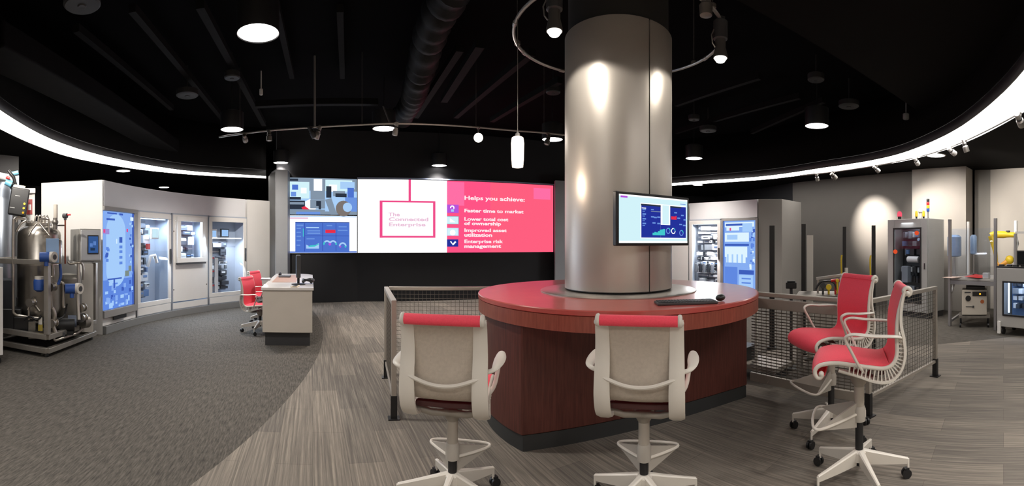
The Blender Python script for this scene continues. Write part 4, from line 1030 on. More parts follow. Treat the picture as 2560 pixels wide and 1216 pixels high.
# ================================================================== white desk
dk = thing('reception_desk', 'long white desk with dark plinth standing end-on on the dark carpet', 'desk', (-3.77, 6.88, 0), R(26.3))
b = MB(); b.box((0, -1.405, .5075), (.73, .05, .615)); b.build('end_panel', CREAM, dk, bevel=.006)
b = MB(); b.box((.17, -1.16, .5075), (.39, .43, .61)); b.build('pedestal', CREAM, dk, bevel=.006)
b = MB(); b.prism([(.335, -1.37), (.365, -1.37), (.365, 1.15), (.335, 1.20)], .20, .815); b.build('modesty_panel', CREAM, dk)
b = MB(); b.prism([(-.365, 1.10), (.334, 1.10), (.334, 1.2), (.25, 1.40), (-.365, 1.40)], .20, .815); b.build('pedestal', CREAM, dk, bevel=.006)
b = MB(); b.prism([(-.385, -1.45), (.385, -1.45), (.385, 1.17), (.30, 1.36), (.18, 1.44), (-.385, 1.44)], .817, .86); b.build('desktop', mat('desk_top_white', (.66, .62, .60), .25), dk, bevel=.006)
b = MB(); b.prism([(-.33, -1.37), (.33, -1.37), (.33, 1.3), (-.33, 1.3), (-.33, 1.12), (.27, 1.12), (.27, -1.0), (-.33, -1.0)], 0, .2); b.build('plinth', mat('dark_plinth', (.03, .03, .033), .5), dk)
b = MB(); b.box((-.10, .2, .863), (.40, 1.6, .005)); b.build('desk_reflection', mat('red_chair_reflection', (.42, .26, .21), .35), dk)  # red reflection of the chairs, put on the desktop as a coloured slab
def on_desk(px, y, z=.86):
    d = (EYE - z) * F / (y - 608); return at(px, d, z)
p = on_desk(746, 712)
t = thing('desk_monitor', 'black monitor on the white desk, seen edge-on', 'monitor', p, (1280 - 746) / F)
b = MB(); b.lathe([(.11, 0), (.11, .012), (.03, .02)], n=24); b.cyl((0, .03, .01), (0, .03, .34), .02, 12); b.build('stand', BLACK, t)
b = MB(); b.box((0, .05, .29), (.07, .48, .34)); b.build('casing', DPLAS, t, bevel=.01)
b = MB(); b.box((-.036, .05, .29), (.002, .45, .31)); b.build('screen', SLB, t)
p = on_desk(771, 708, .866); b = MB(); b.tube([(.075 * math.cos(a_), .075 * math.sin(a_) * 1.5, .03 + .03 * abs(math.sin(a_))) for a_ in [2 * PI * i / 24 for i in range(24)]], .018, 8, close=True)
for s_ in (-1, 1): b.ball((.07 * s_, -.04, .04), .04, 12, 8, sc=(.6, 1, 1))
tag(b.build('headset', BLACK, loc=(p.x, p.y, .862)), 'black headset lying on the near right corner of the white desk', 'headset')
p = on_desk(752, 716); b = MB(); b.box((0, 0, .006), (.10, .22, .01)); b.box((0, -.02, .014), (.06, .12, .008), mi=1); tag(b.build('notepad', [mat('paper_tan', (.6, .5, .38), .8), BLACK], loc=(p.x - .03, p.y - .12, .861), rz=.3), 'tan notepad in front of the edge-on monitor', 'notepad')
p = on_desk(712, 694); t = thing('desk_phone', 'grey desk phone at the far side of the white desk', 'phone', (p.x, p.y, .866), .4)
b = MB(); b.prism([(-.11, -.1), (.11, -.1), (.11, .1), (-.11, .1)], 0, .035); b.build('base', mat('phone_grey', (.12, .13, .15), .5), t, bevel=.01)
b = MB(); b.tube([(-.09, -.08, .05), (-.09, 0, .07), (-.09, .08, .05)], .022, 8); b.build('handset', BLACK, t)
p = on_desk(692, 696, .868); b = MB(); b.box((0, 0, .012), (.16, .3, .02)); tag(b.build('document_stack', mat('paper_grey', (.5, .5, .52), .8), loc=(p.x - .02, p.y - .35, .866), rz=.5), 'stack of papers on the desk near the red chairs', 'papers')

# ================================================================== process skid (left)
u_ = Vector((-.444, .896, 0)); SF = Vector((-5.04, 2.85, 0)); srz = math.atan2(u_.y, u_.x)
MI = (Matrix.Translation(SF) @ Matrix.Rotation(srz, 4, 'Z')).inverted()
def sl(px, y, d): p = at(px, d, EYE + (608 - y) / F * d); return MI @ p
sk = thing('process_skid', 'stainless steel tank skid with pipes and blue sensors in a square tube frame', 'process skid', SF, srz)
SKF = mat('skid_frame_steel', (.42, .39, .35), .4, .75, noise=.12, nscale=6)
b = MB(); Lx, Ly = 1.33, 1.12; T = .07
for z in (.09, .27):
    for y in (0, Ly): b.box((Lx / 2, y, z), (Lx, T, T))
    for x in (0, Lx): b.box((x, Ly / 2, z), (T, Ly, T))
b.box((Lx / 2, Ly / 2, .27), (T, Ly, .05)); b.build('base_frame', SKF, sk, bevel=.006)
b = MB(); b.box((Lx / 2, Ly / 2, .225), (Lx - .08, Ly - .08, .01)); b.build('drip_tray', STEELD, sk)
for (x, y, h) in ((0, 0, 1.22), (Lx, 0, 1.20), (0, Ly, 1.22), (Lx, Ly, 1.22)):
    b = MB(); b.box((x, y, (h + .305) / 2), (T, T, h - .305)); b.build('corner_post', SKF, sk, bevel=.006)
b = MB(); b.box((0, Ly / 2, 1.255), (T, Ly + T, T)); b.box((Lx / 2, Ly, 1.255), (Lx - .08, T, T)); b.build('top_rail', SKF, sk, bevel=.006)
for (x, y) in ((.05, .05), (Lx - .05, .05), (.05, Ly - .05), (Lx - .05, Ly - .05)):
    b = MB(); b.lathe([(.035, 0), (.035, .03), (.02, .055)], (x, y, 0), 14); b.build('levelling_foot', BLACK, sk)
tc = sl(97, 600, 6.55); tc.z = 0
b = MB(); b.lathe([(.001, .34), (.10, .36), (.27, .44), (.325, .52), (.33, .56), (.33, 1.18), (.336, 1.19), (.336, 1.21), (.33, 1.22), (.33, 1.62), (.32, 1.67), (.27, 1.73), (.16, 1.78), (.001, 1.80)], tc, 40); b.build('tank', STEEL, sk)
b = MB(); b.lathe([(.20, 1.765), (.20, 1.80), (.13, 1.83), (.001, 1.835)], tc, 28)
for k in range(8): a_ = k * PI / 4; b.cyl(tc + Vector((.18 * math.cos(a_), .18 * math.sin(a_), 1.78)), tc + Vector((.18 * math.cos(a_), .18 * math.sin(a_), 1.84)), .014, 8)
b.build('manway_lid', STEEL, sk)
for k in range(3):
    a_ = k * 2.1 + .4; b = MB(); x, y = .27 * math.cos(a_), .27 * math.sin(a_); b.cyl(tc + Vector((x, y, .23)), tc + Vector((x, y, .46)), .025, 10); b.build('tank_leg', STEELD, sk)
def pipe(path, r=.018, m=STEEL, name='pipe', k=5, n=10):
    b = MB(); P = [sl(*q) for q in path]; b.tube(smooth(P, k) if k else P, r, n); return b.build(name, m, sk)
pipe([(60, 548, 6.3), (45, 545, 6.2), (36, 548, 6.15), (33, 565, 6.15), (33, 680, 6.1), (33, 770, 6.1), (36, 785, 6.1), (50, 790, 6.1), (100, 797, 6.0)], .020, k=3)
pipe([(65, 552, 6.3), (52, 560, 6.3), (40, 580, 6.3)], .016); pipe([(72, 550, 6.4), (60, 535, 6.4), (48, 540, 6.4), (40, 556, 6.4)], .014)
for x_ in (88, 96, 104, 112): pipe([(x_, 575, 6.4), (x_ - 1, 552, 6.4), (x_ + 2, 541, 6.4), (x_ + 6, 540, 6.4), (x_ + 10, 552, 6.4), (x_ + 10, 575, 6.4)], .011, k=4)
pipe([(122, 585, 6.1), (122, 552, 6.1), (118, 548, 6.1), (100, 548, 6.2)], .014); pipe([(139, 570, 6.1), (139, 512, 6.1)], .028, mat('ribbed_sensor', (.42, .38, .33), .5), 'level_probe', 0, 12)
b = MB(); p = sl(138, 556, 6.08); b.ball(p, .045, 14, 8); b.cyl(p + Vector((0, 0, -.1)), p + Vector((0, 0, .06)), .03, 12); b.build('probe_head', STEELD, sk)
pipe([(163, 660, 6.2), (163, 600, 6.2), (163, 545, 6.2)], .013, mat('copper_pipe', (.35, .12, .08), .4, .6), 'thin_red_pipe', 0)
b = MB(); p = sl(163, 540, 6.2); b.cyl(p - Vector((0, .03, 0)), p + Vector((0, .03, 0)), .035, 14); b.cyl(p, p + Vector((0, 0, -.06)), .02, 10); b.build('valve_head', DPLAS, sk)
p1_ = sl(165, 538, 6.2); p2_ = sl(177, 537, 6.2); b = MB(); b.cyl(p1_, p2_, .012, 8); b.build('red_valve_handle', REDP, sk)
pipe([(140, 564, 6.1), (162, 564, 6.2)], .010, STEELD)
# heat exchanger column with blue label
p = sl(138, 660, 5.95); q_ = sl(138, 600, 5.95)
b = MB(); b.lathe([(.085, p.z), (.095, p.z + .02), (.095, q_.z - .02), (.085, q_.z), (.001, q_.z + .015)], (p.x, p.y, 0), 24); b.build('filter_housing', STEEL, sk)
pA, pB = sl(122, 650, 5.80), sl(140, 604, 5.80)
b = MB(); pc_ = (pA + pB) / 2; MM = (MI.to_3x3() @ Matrix.Rotation(-(138 - 1280) / F, 3, 'Z'))
b.box(pc_, (.17, .03, .32), M=MM); b.build('blue_label_plate', LBLUE, sk, bevel=.004)
def transmitter(px, y, d, s=1., face=True, ax=None):
    b = MB(); p = sl(px, y, d); X = MM @ Vector((1, 0, 0)); Yv = MM @ Vector((0, -1, 0))
    b.cyl(p - X * .09 * s, p + X * .05 * s, .065 * s, 20); b.cyl(p, p + Vector((0, 0, -.12 * s)), .03 * s, 12); b.build('blue_transmitter', BLUEP, sk, bevel=.004)
    if face:
        b = MB(); q = p + X * .07 * s; ax = (X * .75 + Yv * .66).normalized(); b.cyl(q - ax * .02, q + ax * .05 * s, .072 * s, 24); b.build('white_dial_cap', FRAMEW, sk, bevel=.006)
        b = MB(); b.cyl(q + ax * .05 * s, q + ax * .056 * s, .035 * s, 16); b.build('dial_face', DPLAS, sk)
transmitter(116, 643, 5.75, 1.); transmitter(180, 722, 5.95, 1.05)
b = MB(); p = sl(98, 708, 5.9); b.lathe([(.03, -.12), (.075, -.09), (.08, .02), (.07, .05)], p, 20); b.build('blue_transmitter', BLUEP, sk)
b = MB(); b.lathe([(.062, .05), (.062, .09), (.001, .09)], p, 20); b.build('white_cap', FRAMEW, sk)
# lower pipework
pipe([(130, 655, 6.0), (133, 690, 6.0), (127, 700, 6.0), (128, 760, 6.0), (136, 800, 6.0)], .022); pipe([(140, 712, 6.0), (150, 708, 6.0), (158, 712, 6.0), (158, 760, 6.0), (160, 770, 6.0)], .020)
pipe([(196, 660, 6.25), (197, 700, 6.25), (194, 740, 6.25), (197, 800, 6.2)], .026, mat('ball_valve_steel', (.55, .52, .48), .35, .7), 'valve_riser')
pipe([(170, 655, 6.2), (176, 660, 6.2), (205, 660, 6.25), (207, 700, 6.3)], .017)
pipe([(134, 830, 5.95), (136, 850, 5.95), (150, 848, 6.0), (195, 832, 6.3), (212, 815, 6.45)], .018, k=4)
pipe([(70, 775, 6.1), (78, 755, 6.1), (88, 765, 6.1), (100, 780, 6.0)], .02); pipe([(72, 772, 6.1), (72, 800, 6.1)], .016)
pipe([(130, 770, 5.95), (137, 790, 5.95), (132, 812, 5.95), (140, 835, 5.95)], .03, STEEL, 'elbow_pipe')
for (x_, y_, d_) in ((133, 808, 5.95), (78, 757, 6.05), (205, 770, 6.3), (130, 718, 5.9), (207, 795, 6.3)):
    b = MB(); p = sl(x_, y_, d_); b.cyl(p + Vector((-.04, 0, 0)), p + Vector((.04, 0, 0)), .045, 16); b.cyl(p + Vector((-.052, 0, 0)), p + Vector((-.04, 0, 0)), .06, 16); b.cyl(p + Vector((.04, 0, 0)), p + Vector((.052, 0, 0)), .06, 16); b.build('flanged_valve', STEEL, sk)
# pumps, cover, white plate, motor
b = MB(); p = sl(165, 812, 6.2); b.cyl(p + MM @ Vector((-.13, 0, 0)), p + MM @ Vector((.12, 0, 0)), .10, 20); b.box(p + Vector((0, 0, -.11)), (.2, .14, .05), M=MM); b.build('pump_motor', BLACK, sk, bevel=.006)
b = MB(); p = sl(180, 803, 6.25); b.cyl(p + MM @ Vector((-.06, -.02, 0)), p + MM @ Vector((.06, -.02, 0)), .085, 20); b.build('pump_cover', mat('blue_grey_motor', (.10, .12, .17), .5), sk)
b = MB(); p = sl(212, 805, 6.4); b.cyl(p + MM @ Vector((-.04, -.03, 0)), p + MM @ Vector((.04, .03, 0)), .09, 20); b.build('pump_head', STEELD, sk)
b = MB(); p = sl(25, 800, 6.35); b.box(p, (.36, .30, .36), M=MM); p = sl(60, 812, 6.3); b.box(p, (.28, .28, .26), M=MM); b.build('black_pump_box', BLACK, sk, bevel=.02)
b = MB(); p = sl(16, 740, 6.4); b.box(p, (.22, .28, .5), M=MM); b.build('dark_cabinet', mat('navy_black', (.015, .017, .025), .5), sk, bevel=.02)
b = MB(); p = sl(80, 825, 6.15); b.box(p, (.10, .10, .24), M=MM); b.build('junction_box', STEELD, sk, bevel=.006)
b = MB(); p = sl(101, 803, 5.98); b.box(p, (.05, .05, .09), M=MM); b.build('white_coupling', FRAMEW, sk); b = MB(); b.box(p + Vector((0, 0, -.09)), (.06, .05, .08), M=MM); b.build('yellow_tag', mat('dull_yellow', (.4, .3, .05), .5), sk)
b = MB(); p = sl(219, 745, 6.55); b.box(p, (.17, .01, 1.02), M=MM); b.build('white_back_plate', mat('off_white_plate', (.55, .52, .48), .5), sk)
b = MB(); p = sl(167, 745, 6.75); b.lathe([(.17, -.30), (.20, -.24), (.20, .30), (.15, .36), (.001, .38)], p, 28); b.build('small_tank', mat('grey_tank', (.30, .28, .25), .4, .6), sk)
for (x_, y_, d_, w_, h_, m_) in ((55, 760, 6.5, .16, .20, DPLAS), (110, 830, 6.1, .12, .10, STEELD), (150, 835, 6.1, .14, .07, DPLAS), (192, 815, 6.5, .12, .14, BLACK)):
    b = MB(); b.box(sl(x_, y_, d_), (w_, .12, h_), M=MM); b.build('equipment_block', m_, sk, bevel=.01)
pipe([(60, 800, 6.05), (75, 792, 6.0), (92, 800, 5.95), (104, 790, 5.95)], .014, BLACK, 'black_cable'); pipe([(168, 760, 6.1), (160, 790, 6.1), (145, 800, 6.0), (138, 820, 6.0)], .012, BLACK, 'black_cable')
pipe([(72, 590, 6.1), (80, 575, 6.15), (92, 560, 6.2)], .013); pipe([(100, 560, 6.15), (112, 575, 6.1), (124, 590, 6.05)], .013)
pipe([(150, 660, 5.95), (152, 690, 5.95), (145, 712, 5.95)], .02, BLUEP, 'blue_sleeve'); pipe([(118, 716, 5.9), (124, 712, 5.9), (136, 712, 5.95)], .024)
# operator panel box
bx = sl(214, 614, 6.62); Mh = MI.to_3x3() @ Matrix.Rotation(R(40), 3, 'Z')
hm = thing('operator_station', 'grey operator panel box with a blue touch screen above the tank skid', 'control panel', at(214, 6.80, 1.475), R(86))
b = MB(); b.box((0, 0, 0), (.38, .30, .50)); b.build('enclosure', mat('enclosure_silver', (.40, .385, .36), .4, .5), hm, bevel=.012)
b = MB(); b.box((0, -.155, 0), (.35, .02, .46)); b.build('door', mat('door_silver', (.48, .48, .49), .35, .4), hm, bevel=.012)
b = MB(); b.box((.03, -.170, .01), (.20, .014, .29)); b.build('bezel', BLACK, hm, bevel=.008)
b = MB(); rect(b, -.055, -.115, .115, .135, 0, -.1775); rect(b, -.03, -.02, .02, .03, 1, -.178); rect(b, .03, .0, .08, .06, 1, -.1782); rect(b, -.02, -.08, .06, -.04, 2, -.1784); b.build('touch_screen', [emi('dim_blue_screen', '35578f'), emi('dim_blue_light', '5a7fc0'), emi('dim_dark', '233650')], hm)
b = MB(); b.box((0, 0, -.245), (.20, .16, .03)); b.build('mounting_bracket', BLACK, hm)

# things above and behind the skid
t = thing('pendant_control_box', 'tilted black control box with yellow lamps above the steel tank', 'control box', at(47, 6.45, EYE + (608 - 506) / F * 6.45), -(47 - 1280) / F)
Mt = Matrix.Rotation(R(9), 3, 'Y')
b = MB(); b.box((0, 0, 0), (.27, .22, .40), M=Mt); b.build('casing', BLACK, t, bevel=.02)
b = MB(); b.box(Mt @ Vector((-.02, 0, .215)), (.16, .16, .05), M=Mt); b.build('cream_cap', mat('cream_cap', (.75, .6, .42), .5), t)
for k, z in enumerate((-.02, -.085, -.15)):
    b = MB(); b.cyl(Mt @ Vector((.085, -.10, z)), Mt @ Vector((.085, -.125, z)), .016, 14); b.build('yellow_lamp', emi('yellow_indicator', 'ffc63c') if k == 2 else YEL, t)
b = MB(); b.box(Mt @ Vector((-.03, -.111, .08)), (.07, .004, .008), M=Mt); b.build('nameplate', GREYP, t); b = MB(); b.box(Mt @ Vector((-.08, -.111, -.1)), (.07, .004, .010), M=Mt); b.build('nameplate', GREYP, t)
b = MB(); b.cyl((.05, 0, -.21), (.05, 0, -.31), .02, 10); b.build('mounting_stem', BLACK, t)
t = thing('robot_wrist', 'pale blue and white jointed machine arm head above the black control box', 'machine arm', at(24, 6.6, EYE + (608 - 446) / F * 6.6), -(24 - 1280) / F)
b = MB(); b.cyl((-.18, 0, .04), (.02, 0, -.0), .055, 18); b.ball((.03, 0, 0), .07, 16, 10); b.build('joint', mat('white_joint', (.6, .6, .6), .35), t)
b = MB(); b.cyl((-.0, -.05, .05), (.13, -.05, .08), .03, 12); b.cyl((-.06, -.07, -.06), (.03, -.07, -.1), .05, 16); b.build('blue_sleeve', mat('cyan_plastic', (.15, .42, .6), .35), t)
b = MB(); b.cyl((-.05, -.12, -.0), (.0, -.125, -.02), .022, 12); b.build('red_mark', REDP, t)
b = MB(); b.tube([(-.02, -.09, .10), (.06, -.1, -.0), (.10, -.06, -.14)], .025, 10); b.build('black_hose', BLACK, t)
b = MB(); b.box((.11, .02, -.05), (.06, .08, .24)); b.cyl((.02, .03, -.16), (.09, .03, -.1), .04, 12); b.build('arm_link', mat('blue_grey_link', (.25, .32, .38), .4, .5), t)
b = MB(); p = at(4, 7.4); b.lathe([(.20, 0), (.20, 1.0), (.19, 1.06), (.19, 2.45), (.15, 2.52), (.001, 2.54)], n=32); tag(b.build('storage_cylinder', mat('blue_steel', (.32, .35, .40), .35, .8), loc=(p.x, p.y, 0)), 'tall bluish steel cylinder behind the tank skid at the left edge', 'cylinder')
p = at(66, 7.9); t = thing('white_cabinet', 'white framed cabinet with a red sign behind the tank skid', 'cabinet', p, -(66 - 1280) / F)
b = MB(); b.box((0, .15, 1.2), (.30, .3, 2.4)); b.build('body', WHITE, t, bevel=.006)
b = MB(); b.box((-.02, .1, 2.44), (.36, .4, .09)); b.build('cornice', WHITE, t, bevel=.01)
b = MB(); b.box((.13, -.02, 1.2), (.045, .04, 2.36)); b.build('front_post', FRAMEW, t)
b = MB(); b.box((.04, -.01, 2.16), (.15, .01, .27)); b.box((.06, -.018, 2.15), (.05, .008, .10), mi=1); b.build('red_sign', [mat('dark_red_sign', (.28, .02, .02), .5), WHITE], t)
p = Vector((-5.27, 1.96, 0)); t = thing('side_cabinet', 'white metal cabinet cut off by the left edge of the view', 'cabinet', p, 0)
b = MB(); b.box((0, 0, .66), (.5, .5, 1.10)); b.build('body', WHITE, t, bevel=.01)
for x in (-.2, .2):
    for y in (-.2, .2): b = MB(); b.cyl((x - .015, y, .04), (x + .015, y, .04), .04, 16); b.box((x, y, .095), (.03, .03, .03)); b.build('caster', BLACK, t)

# ================================================================== right side: control enclosure
t = thing('control_enclosure', 'tall grey steel enclosure with a glazed door against the spotlit wall', 'control enclosure', (7.05, 5.1, 0))
EG = mat('enclosure_grey', (.42, .42, .41), .42, .25, noise=.03, nscale=4)
b = MB(); b.box((.29, .5, .06), (.54, .98, .12)); b.build('plinth', DPLAS, t)
b = MB(); b.box((.545, .5, 1.06), (.03, 1.04, 1.88)); b.box((.28, .0, 1.06), (.56, .03, 1.88)); b.box((.28, 1.03, 1.06), (.56, .03, 1.88)); b.box((.28, .51, 1.985), (.56, 1.04, .03)); b.box((.28, .51, .135), (.56, 1.04, .03)); b.build('body', EG, t, bevel=.008)
b = MB(); b.box((-.012, .93, 1.06), (.025, .19, 1.88)); b.box((-.012, .08, 1.06), (.025, .17, 1.88)); b.box((-.012, .50, 1.90), (.025, .67, .20)); b.box((-.012, .50, .22), (.025, .67, .20)); o = b.build('door', EG, t, bevel=.006)
b = MB(); b.box((-.03, .50, 1.81), (.02, .74, .035)); b.box((-.03, .50, .31), (.02, .74, .035)); b.box((-.03, .15, 1.06), (.02, .035, 1.5)); b.box((-.03, .85, 1.06), (.02, .035, 1.5)); b.build('window_gasket', BLACK, o, bevel=.01)
b = MB(); b.box((-.015, .5, 1.06), (.006, .68, 1.5)); b.build('glass_pane', GLASS, o)
b = MB(); b.box((-.03, .05, 1.05), (.02, .03, .12)); b.build('door_handle', CHROME, o)
rr = random.Random(5)
b = MB(); b.box((.42, .5, 1.06), (.02, .9, 1.7)); b.build('mounting_panel', mat('dark_back_panel', (.06, .065, .07), .5), t)
for z in (1.68, 1.50, 1.32, .95, .75, .55):
    y = .2
    while y < .8:
        w_ = rr.choice((.05, .08, .12)); dp = rr.uniform(.08, .22); h = rr.uniform(.08, .15)
        b = MB(); b.box((.41 - dp / 2, y + w_ / 2, z), (dp, w_ - .01, h)); b.build('control_module', MODS[rr.choice((1, 2, 2, 0, 3))] if rr.random() < .75 else DPLAS, t, bevel=.004); y += w_ + rr.choice((.01, .04))
b = MB(); b.cyl((.12, .30, 1.17), (.12, .58, 1.17), .065, 20); b.build('white_cylinder', CABW, t); b = MB(); b.cyl((.12, .16, 1.17), (.12, .25, 1.17), .06, 20); b.build('black_motor', BLACK, t)
b = MB(); b.box((.1, .62, .86), (.12, .16, .34)); b.build('grey_drive', MODS[2], t, bevel=.01)
for (y, z) in ((.24, 1.71), (.80, 1.33)):
    b = MB(); b.ball((-.04, y, z), .045, 14, 8); b.build('pilot_lamp', emi('red_pilot', 'd8502c') , t)
b = MB(); b.cyl((-.005, .20, 1.58), (-.04, .20, 1.58), .03, 14); b.build('blue_button', LBLUE, t)
light('AREA', 'enclosure_light', (7.25, 5.6, 1.93), 3, (.9, .95, 1), (7.3, 5.6, 0), size=.3, sy=.6)
def beacon(px, y, d, r, h, m, nm, lab, cat='beacon'):
    p = at(px, d, 2.0); tt = thing(nm, lab, cat, p); b = MB(); b.lathe([(r * .7, 0), (r * .7, .05), (r, .05)], n=20); b.build('base', BLACK, tt)
    b = MB(); b.lathe([(r, .05), (r, .05 + h * .6), (r * .7, .05 + h * .92), (.001, .05 + h)], n=24); b.build('dome', m, tt); return tt
beacon(2249, 530, 9.0, .05, .11, emi('red_beacon', 'ee5a70', 1.1), 'warning_beacon', 'glowing red dome beacon on top of the grey enclosure')
beacon(2291, 530, 9.0, .028, .12, YEL, 'warning_beacon', 'left one of two small yellow-tipped lamps on the grey enclosure'); beacon(2309, 530, 8.95, .028, .12, YEL, 'warning_beacon', 'right one of two small yellow-tipped lamps on the grey enclosure')
p = at(2301, 9.05, 2.0); b = MB(); b.lathe([(.03, 0), (.025, .12), (.05, .15), (.045, .20), (.001, .22)], n=16); tag(b.build('siren', WHITE, loc=p), 'white siren standing between two yellow-tipped lamps on the enclosure', 'siren')
p = at(2320, 8.85, 2.0); tt = thing('stack_light', 'stack light with black, red, yellow and blue tiers on the enclosure', 'stack light', p)
b = MB(); b.cyl((0, 0, 0), (0, 0, .14), .012, 10); b.lathe([(.03, 0), (.03, .015)], n=12); b.build('pole', ALU, tt)
for k, m in enumerate((BLUEP, YEL, REDP, BLACK)):
    b = MB(); b.lathe([(.028, .14 + k * .065), (.030, .145 + k * .065), (.030, .20 + k * .065), (.028, .204 + k * .065)], n=18); b.build('light_tier', m, tt)

# glazed aluminium workstation with table
wt = thing('glazed_workstation', 'aluminium framed work table with clear guard panels and tall posts', 'workstation', (6.69, 4.39, 0))
wl = Matrix.Translation((-6.69, -4.39, 0))
AP = mat('aluminium_profile', (.34, .33, .33), .4, .6); AW = mat('white_profile', (.8, .78, .75), .4)
pts4 = [(6.72, 4.36), (6.78, 3.46), (7.62, 4.50), (7.72, 3.5)]
for k, (x, y) in enumerate(pts4):
    b = MB(); b.box((x - 6.69, y - 4.39, .97), (.05, .05, 1.94)); b.build('post', AP if k < 2 else AW, wt, bevel=.004)
for (i, j) in ((0, 1), (2, 3), (0, 2), (1, 3)):
    for z in (.80,):
        A_ = Vector((*pts4[i], z)) - Vector((6.69, 4.39, 0)); B_ = Vector((*pts4[j], z)) - Vector((6.69, 4.39, 0)); b = MB(); b.beam(A_, B_, .04, .07); b.build('rail', AP, wt)
b = MB(); q = [(x - 6.69, y - 4.39) for x, y in (pts4[0], pts4[1], pts4[3], pts4[2])]; b.prism(q, .84, .88); b.build('tabletop', mat('table_top', (.42, .40, .38), .35), wt, bevel=.004)
b = MB(); b.beam((.05, -.05, .10), (.85, .05, .22), .04, .04); b.beam((.05, -.05, .60), (.25, .0, .80), .03, .03); b.build('brace', AP, wt)
for (i, j) in ((0, 2), (0, 1)):
    A_ = Vector((*pts4[i], 1.34)) - Vector((6.69, 4.39, 0)); B_ = Vector((*pts4[j], 1.34)) - Vector((6.69, 4.39, 0)); b = MB(); b.beam(A_ + (B_ - A_) * .05, A_ + (B_ - A_) * .95, .006, .86); b.build('guard_pane', glassm('pane_glass') if 'pane_glass' not in MATS else MATS['pane_glass'], wt)
def bowl(px, y, d, w_, h_, lab):
    p = at(px, d, EYE + (608 - y) / F * d); b = MB(); b.lathe([(w_ * .35, -h_ / 2), (w_ * .5, -h_ * .45), (w_ * .5, h_ * .4), (w_ * .3, h_ / 2)], n=28)
    tt = thing('blue_container', lab, 'container', p); b.build('body', mat('blue_translucent', (.30, .42, .62), .15, noise=.05), tt)
    b = MB(); b.cyl((0, 0, -p.z + .885), (0, 0, -h_ / 2), .02, 10); b.lathe([(.07, -p.z + .885), (.07, -p.z + .90)], n=16); b.build('stand', ALU, tt)
bowl(2386, 615, 8.45, .27, .42, 'large pale blue container behind the left guard pane')
bowl(2434, 612, 8.95, .14, .40, 'narrow pale blue container beside the white post')
p = at(2440, 7.95); b = MB(); b.add([(-.22, -.18, .9), (.2, -.2, .89), (.24, .16, .895), (-.1, .2, .9), (.0, 0, .95)], [(0, 1, 4), (1, 2, 4), (2, 3, 4), (3, 0, 4), (3, 2, 1, 0)]); tag(b.build('red_cloth', REDP, loc=(p.x, p.y, 0)), 'crumpled red cloth on the glazed work table', 'cloth')
b = MB(); b.prism([(-.3, -.1), (.05, -.12), (.02, .1), (-.28, .12)],   .8885, .896); tag(b.build('sheet_of_paper', mat('pinkish_paper', (.62, .48, .42), .7), loc=(p.x - .1, p.y + .35, 0)), 'pinkish sheet lying left of the red cloth', 'paper')
b = MB(); p = at(2466, 7.75); b.box((0, 0, .935), (.08, .12, .10)); tag(b.build('white_block', WHITE, loc=(p.x, p.y, 0), bevel=.01), 'small white block at the right end of the work table', 'block')
# robot controller on its cart
p = at(2436, 8.05); t = thing('robot_controller', 'cream robot controller box with black dials under the work table', 'controller', p, -(2436 - 1280) / F)
b = MB(); b.box((0, 0, .445), (.45, .36, .45)); b.build('case', mat('cream_case', (.60, .54, .46), .45), t, bevel=.01)
b = MB(); b.cyl((-.11, -.18, .52), (-.11, -.20, .52), .05, 20); b.build('rotary_switch', BLACK, t, bevel=.004)
b = MB(); b.box((.09, -.185, .60), (.25, .015, .08)); b.build('display_strip', BLACK, t); b = MB(); b.box((.10, -.195, .60), (.03, .006, .03)); b.build('yellow_indicator', emi('yellow_indicator', 'ffc63c'), t)
b = MB(); b.cyl((.14, -.18, .46), (.14, -.186, .46), .035, 20); b.build('orange_badge', ORANGE, t)
b = MB(); b.box((-.12, -.183, .625), (.11, .006, .02)); b.cyl((-.02, -.18, .37), (-.02, -.195, .37), .02, 12); b.box((-.1, -.183, .37), (.11, .006, .015)); b.build('connector_row', DPLAS, t)
b = MB(); b.box((.02, .02, .70), (.34, .26, .055)); b.build('black_top_unit', BLACK, t, bevel=.01)
b = MB(); b.box((0, 0, .19), (.56, .44, .04)); b.build('cart_shelf', STEELD, t)
for x in (-.25, .25):
    for y in (-.18, .18): b = MB(); b.cyl((x - .015, y, .04), (x + .015, y, .04), .04, 14); b.cyl((x, y, .06), (x, y, .18), .012, 8); b.build('caster', BLACK, t)
# yellow robot arm
rb0 = at(2524, 8.35); t = thing('robot_manipulator', 'bright yellow jointed robot arm behind the rolling test cabinet', 'robot arm', (rb0.x, rb0.y, .88), -(2524 - 1280) / F)
def rl(px, y): return Vector(((px - 2524) / F * 8.35, 0, EYE + (608 - y) / F * 8.35 - .88))
b = MB(); b.lathe([(.11, 0), (.11, .06), (.08, .10), (.075, .16)], n=24); b.ball(rl(2524, 650), .085, 18, 12); b.build('base_joint', YEL, t)
b = MB(); b.tube([rl(2524, 650), rl(2500, 668) + Vector((0, -.03, .02)), rl(2489, 655)], [.05, .04, .035], 14); b.build('lower_link', mat('orange_yellow', (.75, .35, .05), .45), t)
b = MB(); b.tube(smooth([rl(2491, 655), rl(2488, 630), rl(2482, 605), rl(2478, 590)], 4), [.03 + .003 * i for i in range(13)], 16); b.build('upper_link', YEL, t)
b = MB(); b.tube(smooth([rl(2477, 590), rl(2486, 587), rl(2510, 587), rl(2540, 588)], 4), [.06] * 4 + [.068] * 5 + [.055, .05, .05, .04], 18); b.build('forearm', YEL, t)
b = MB(); b.cyl(rl(2520, 582), rl(2520, 577), .04, 14); b.build('cable_gland', DPLAS, t)
b = MB(); b.tube([rl(2541, 592), rl(2545, 610), rl(2540, 625)], .02, 8); b.build('gripper_cable', GREYP, t)
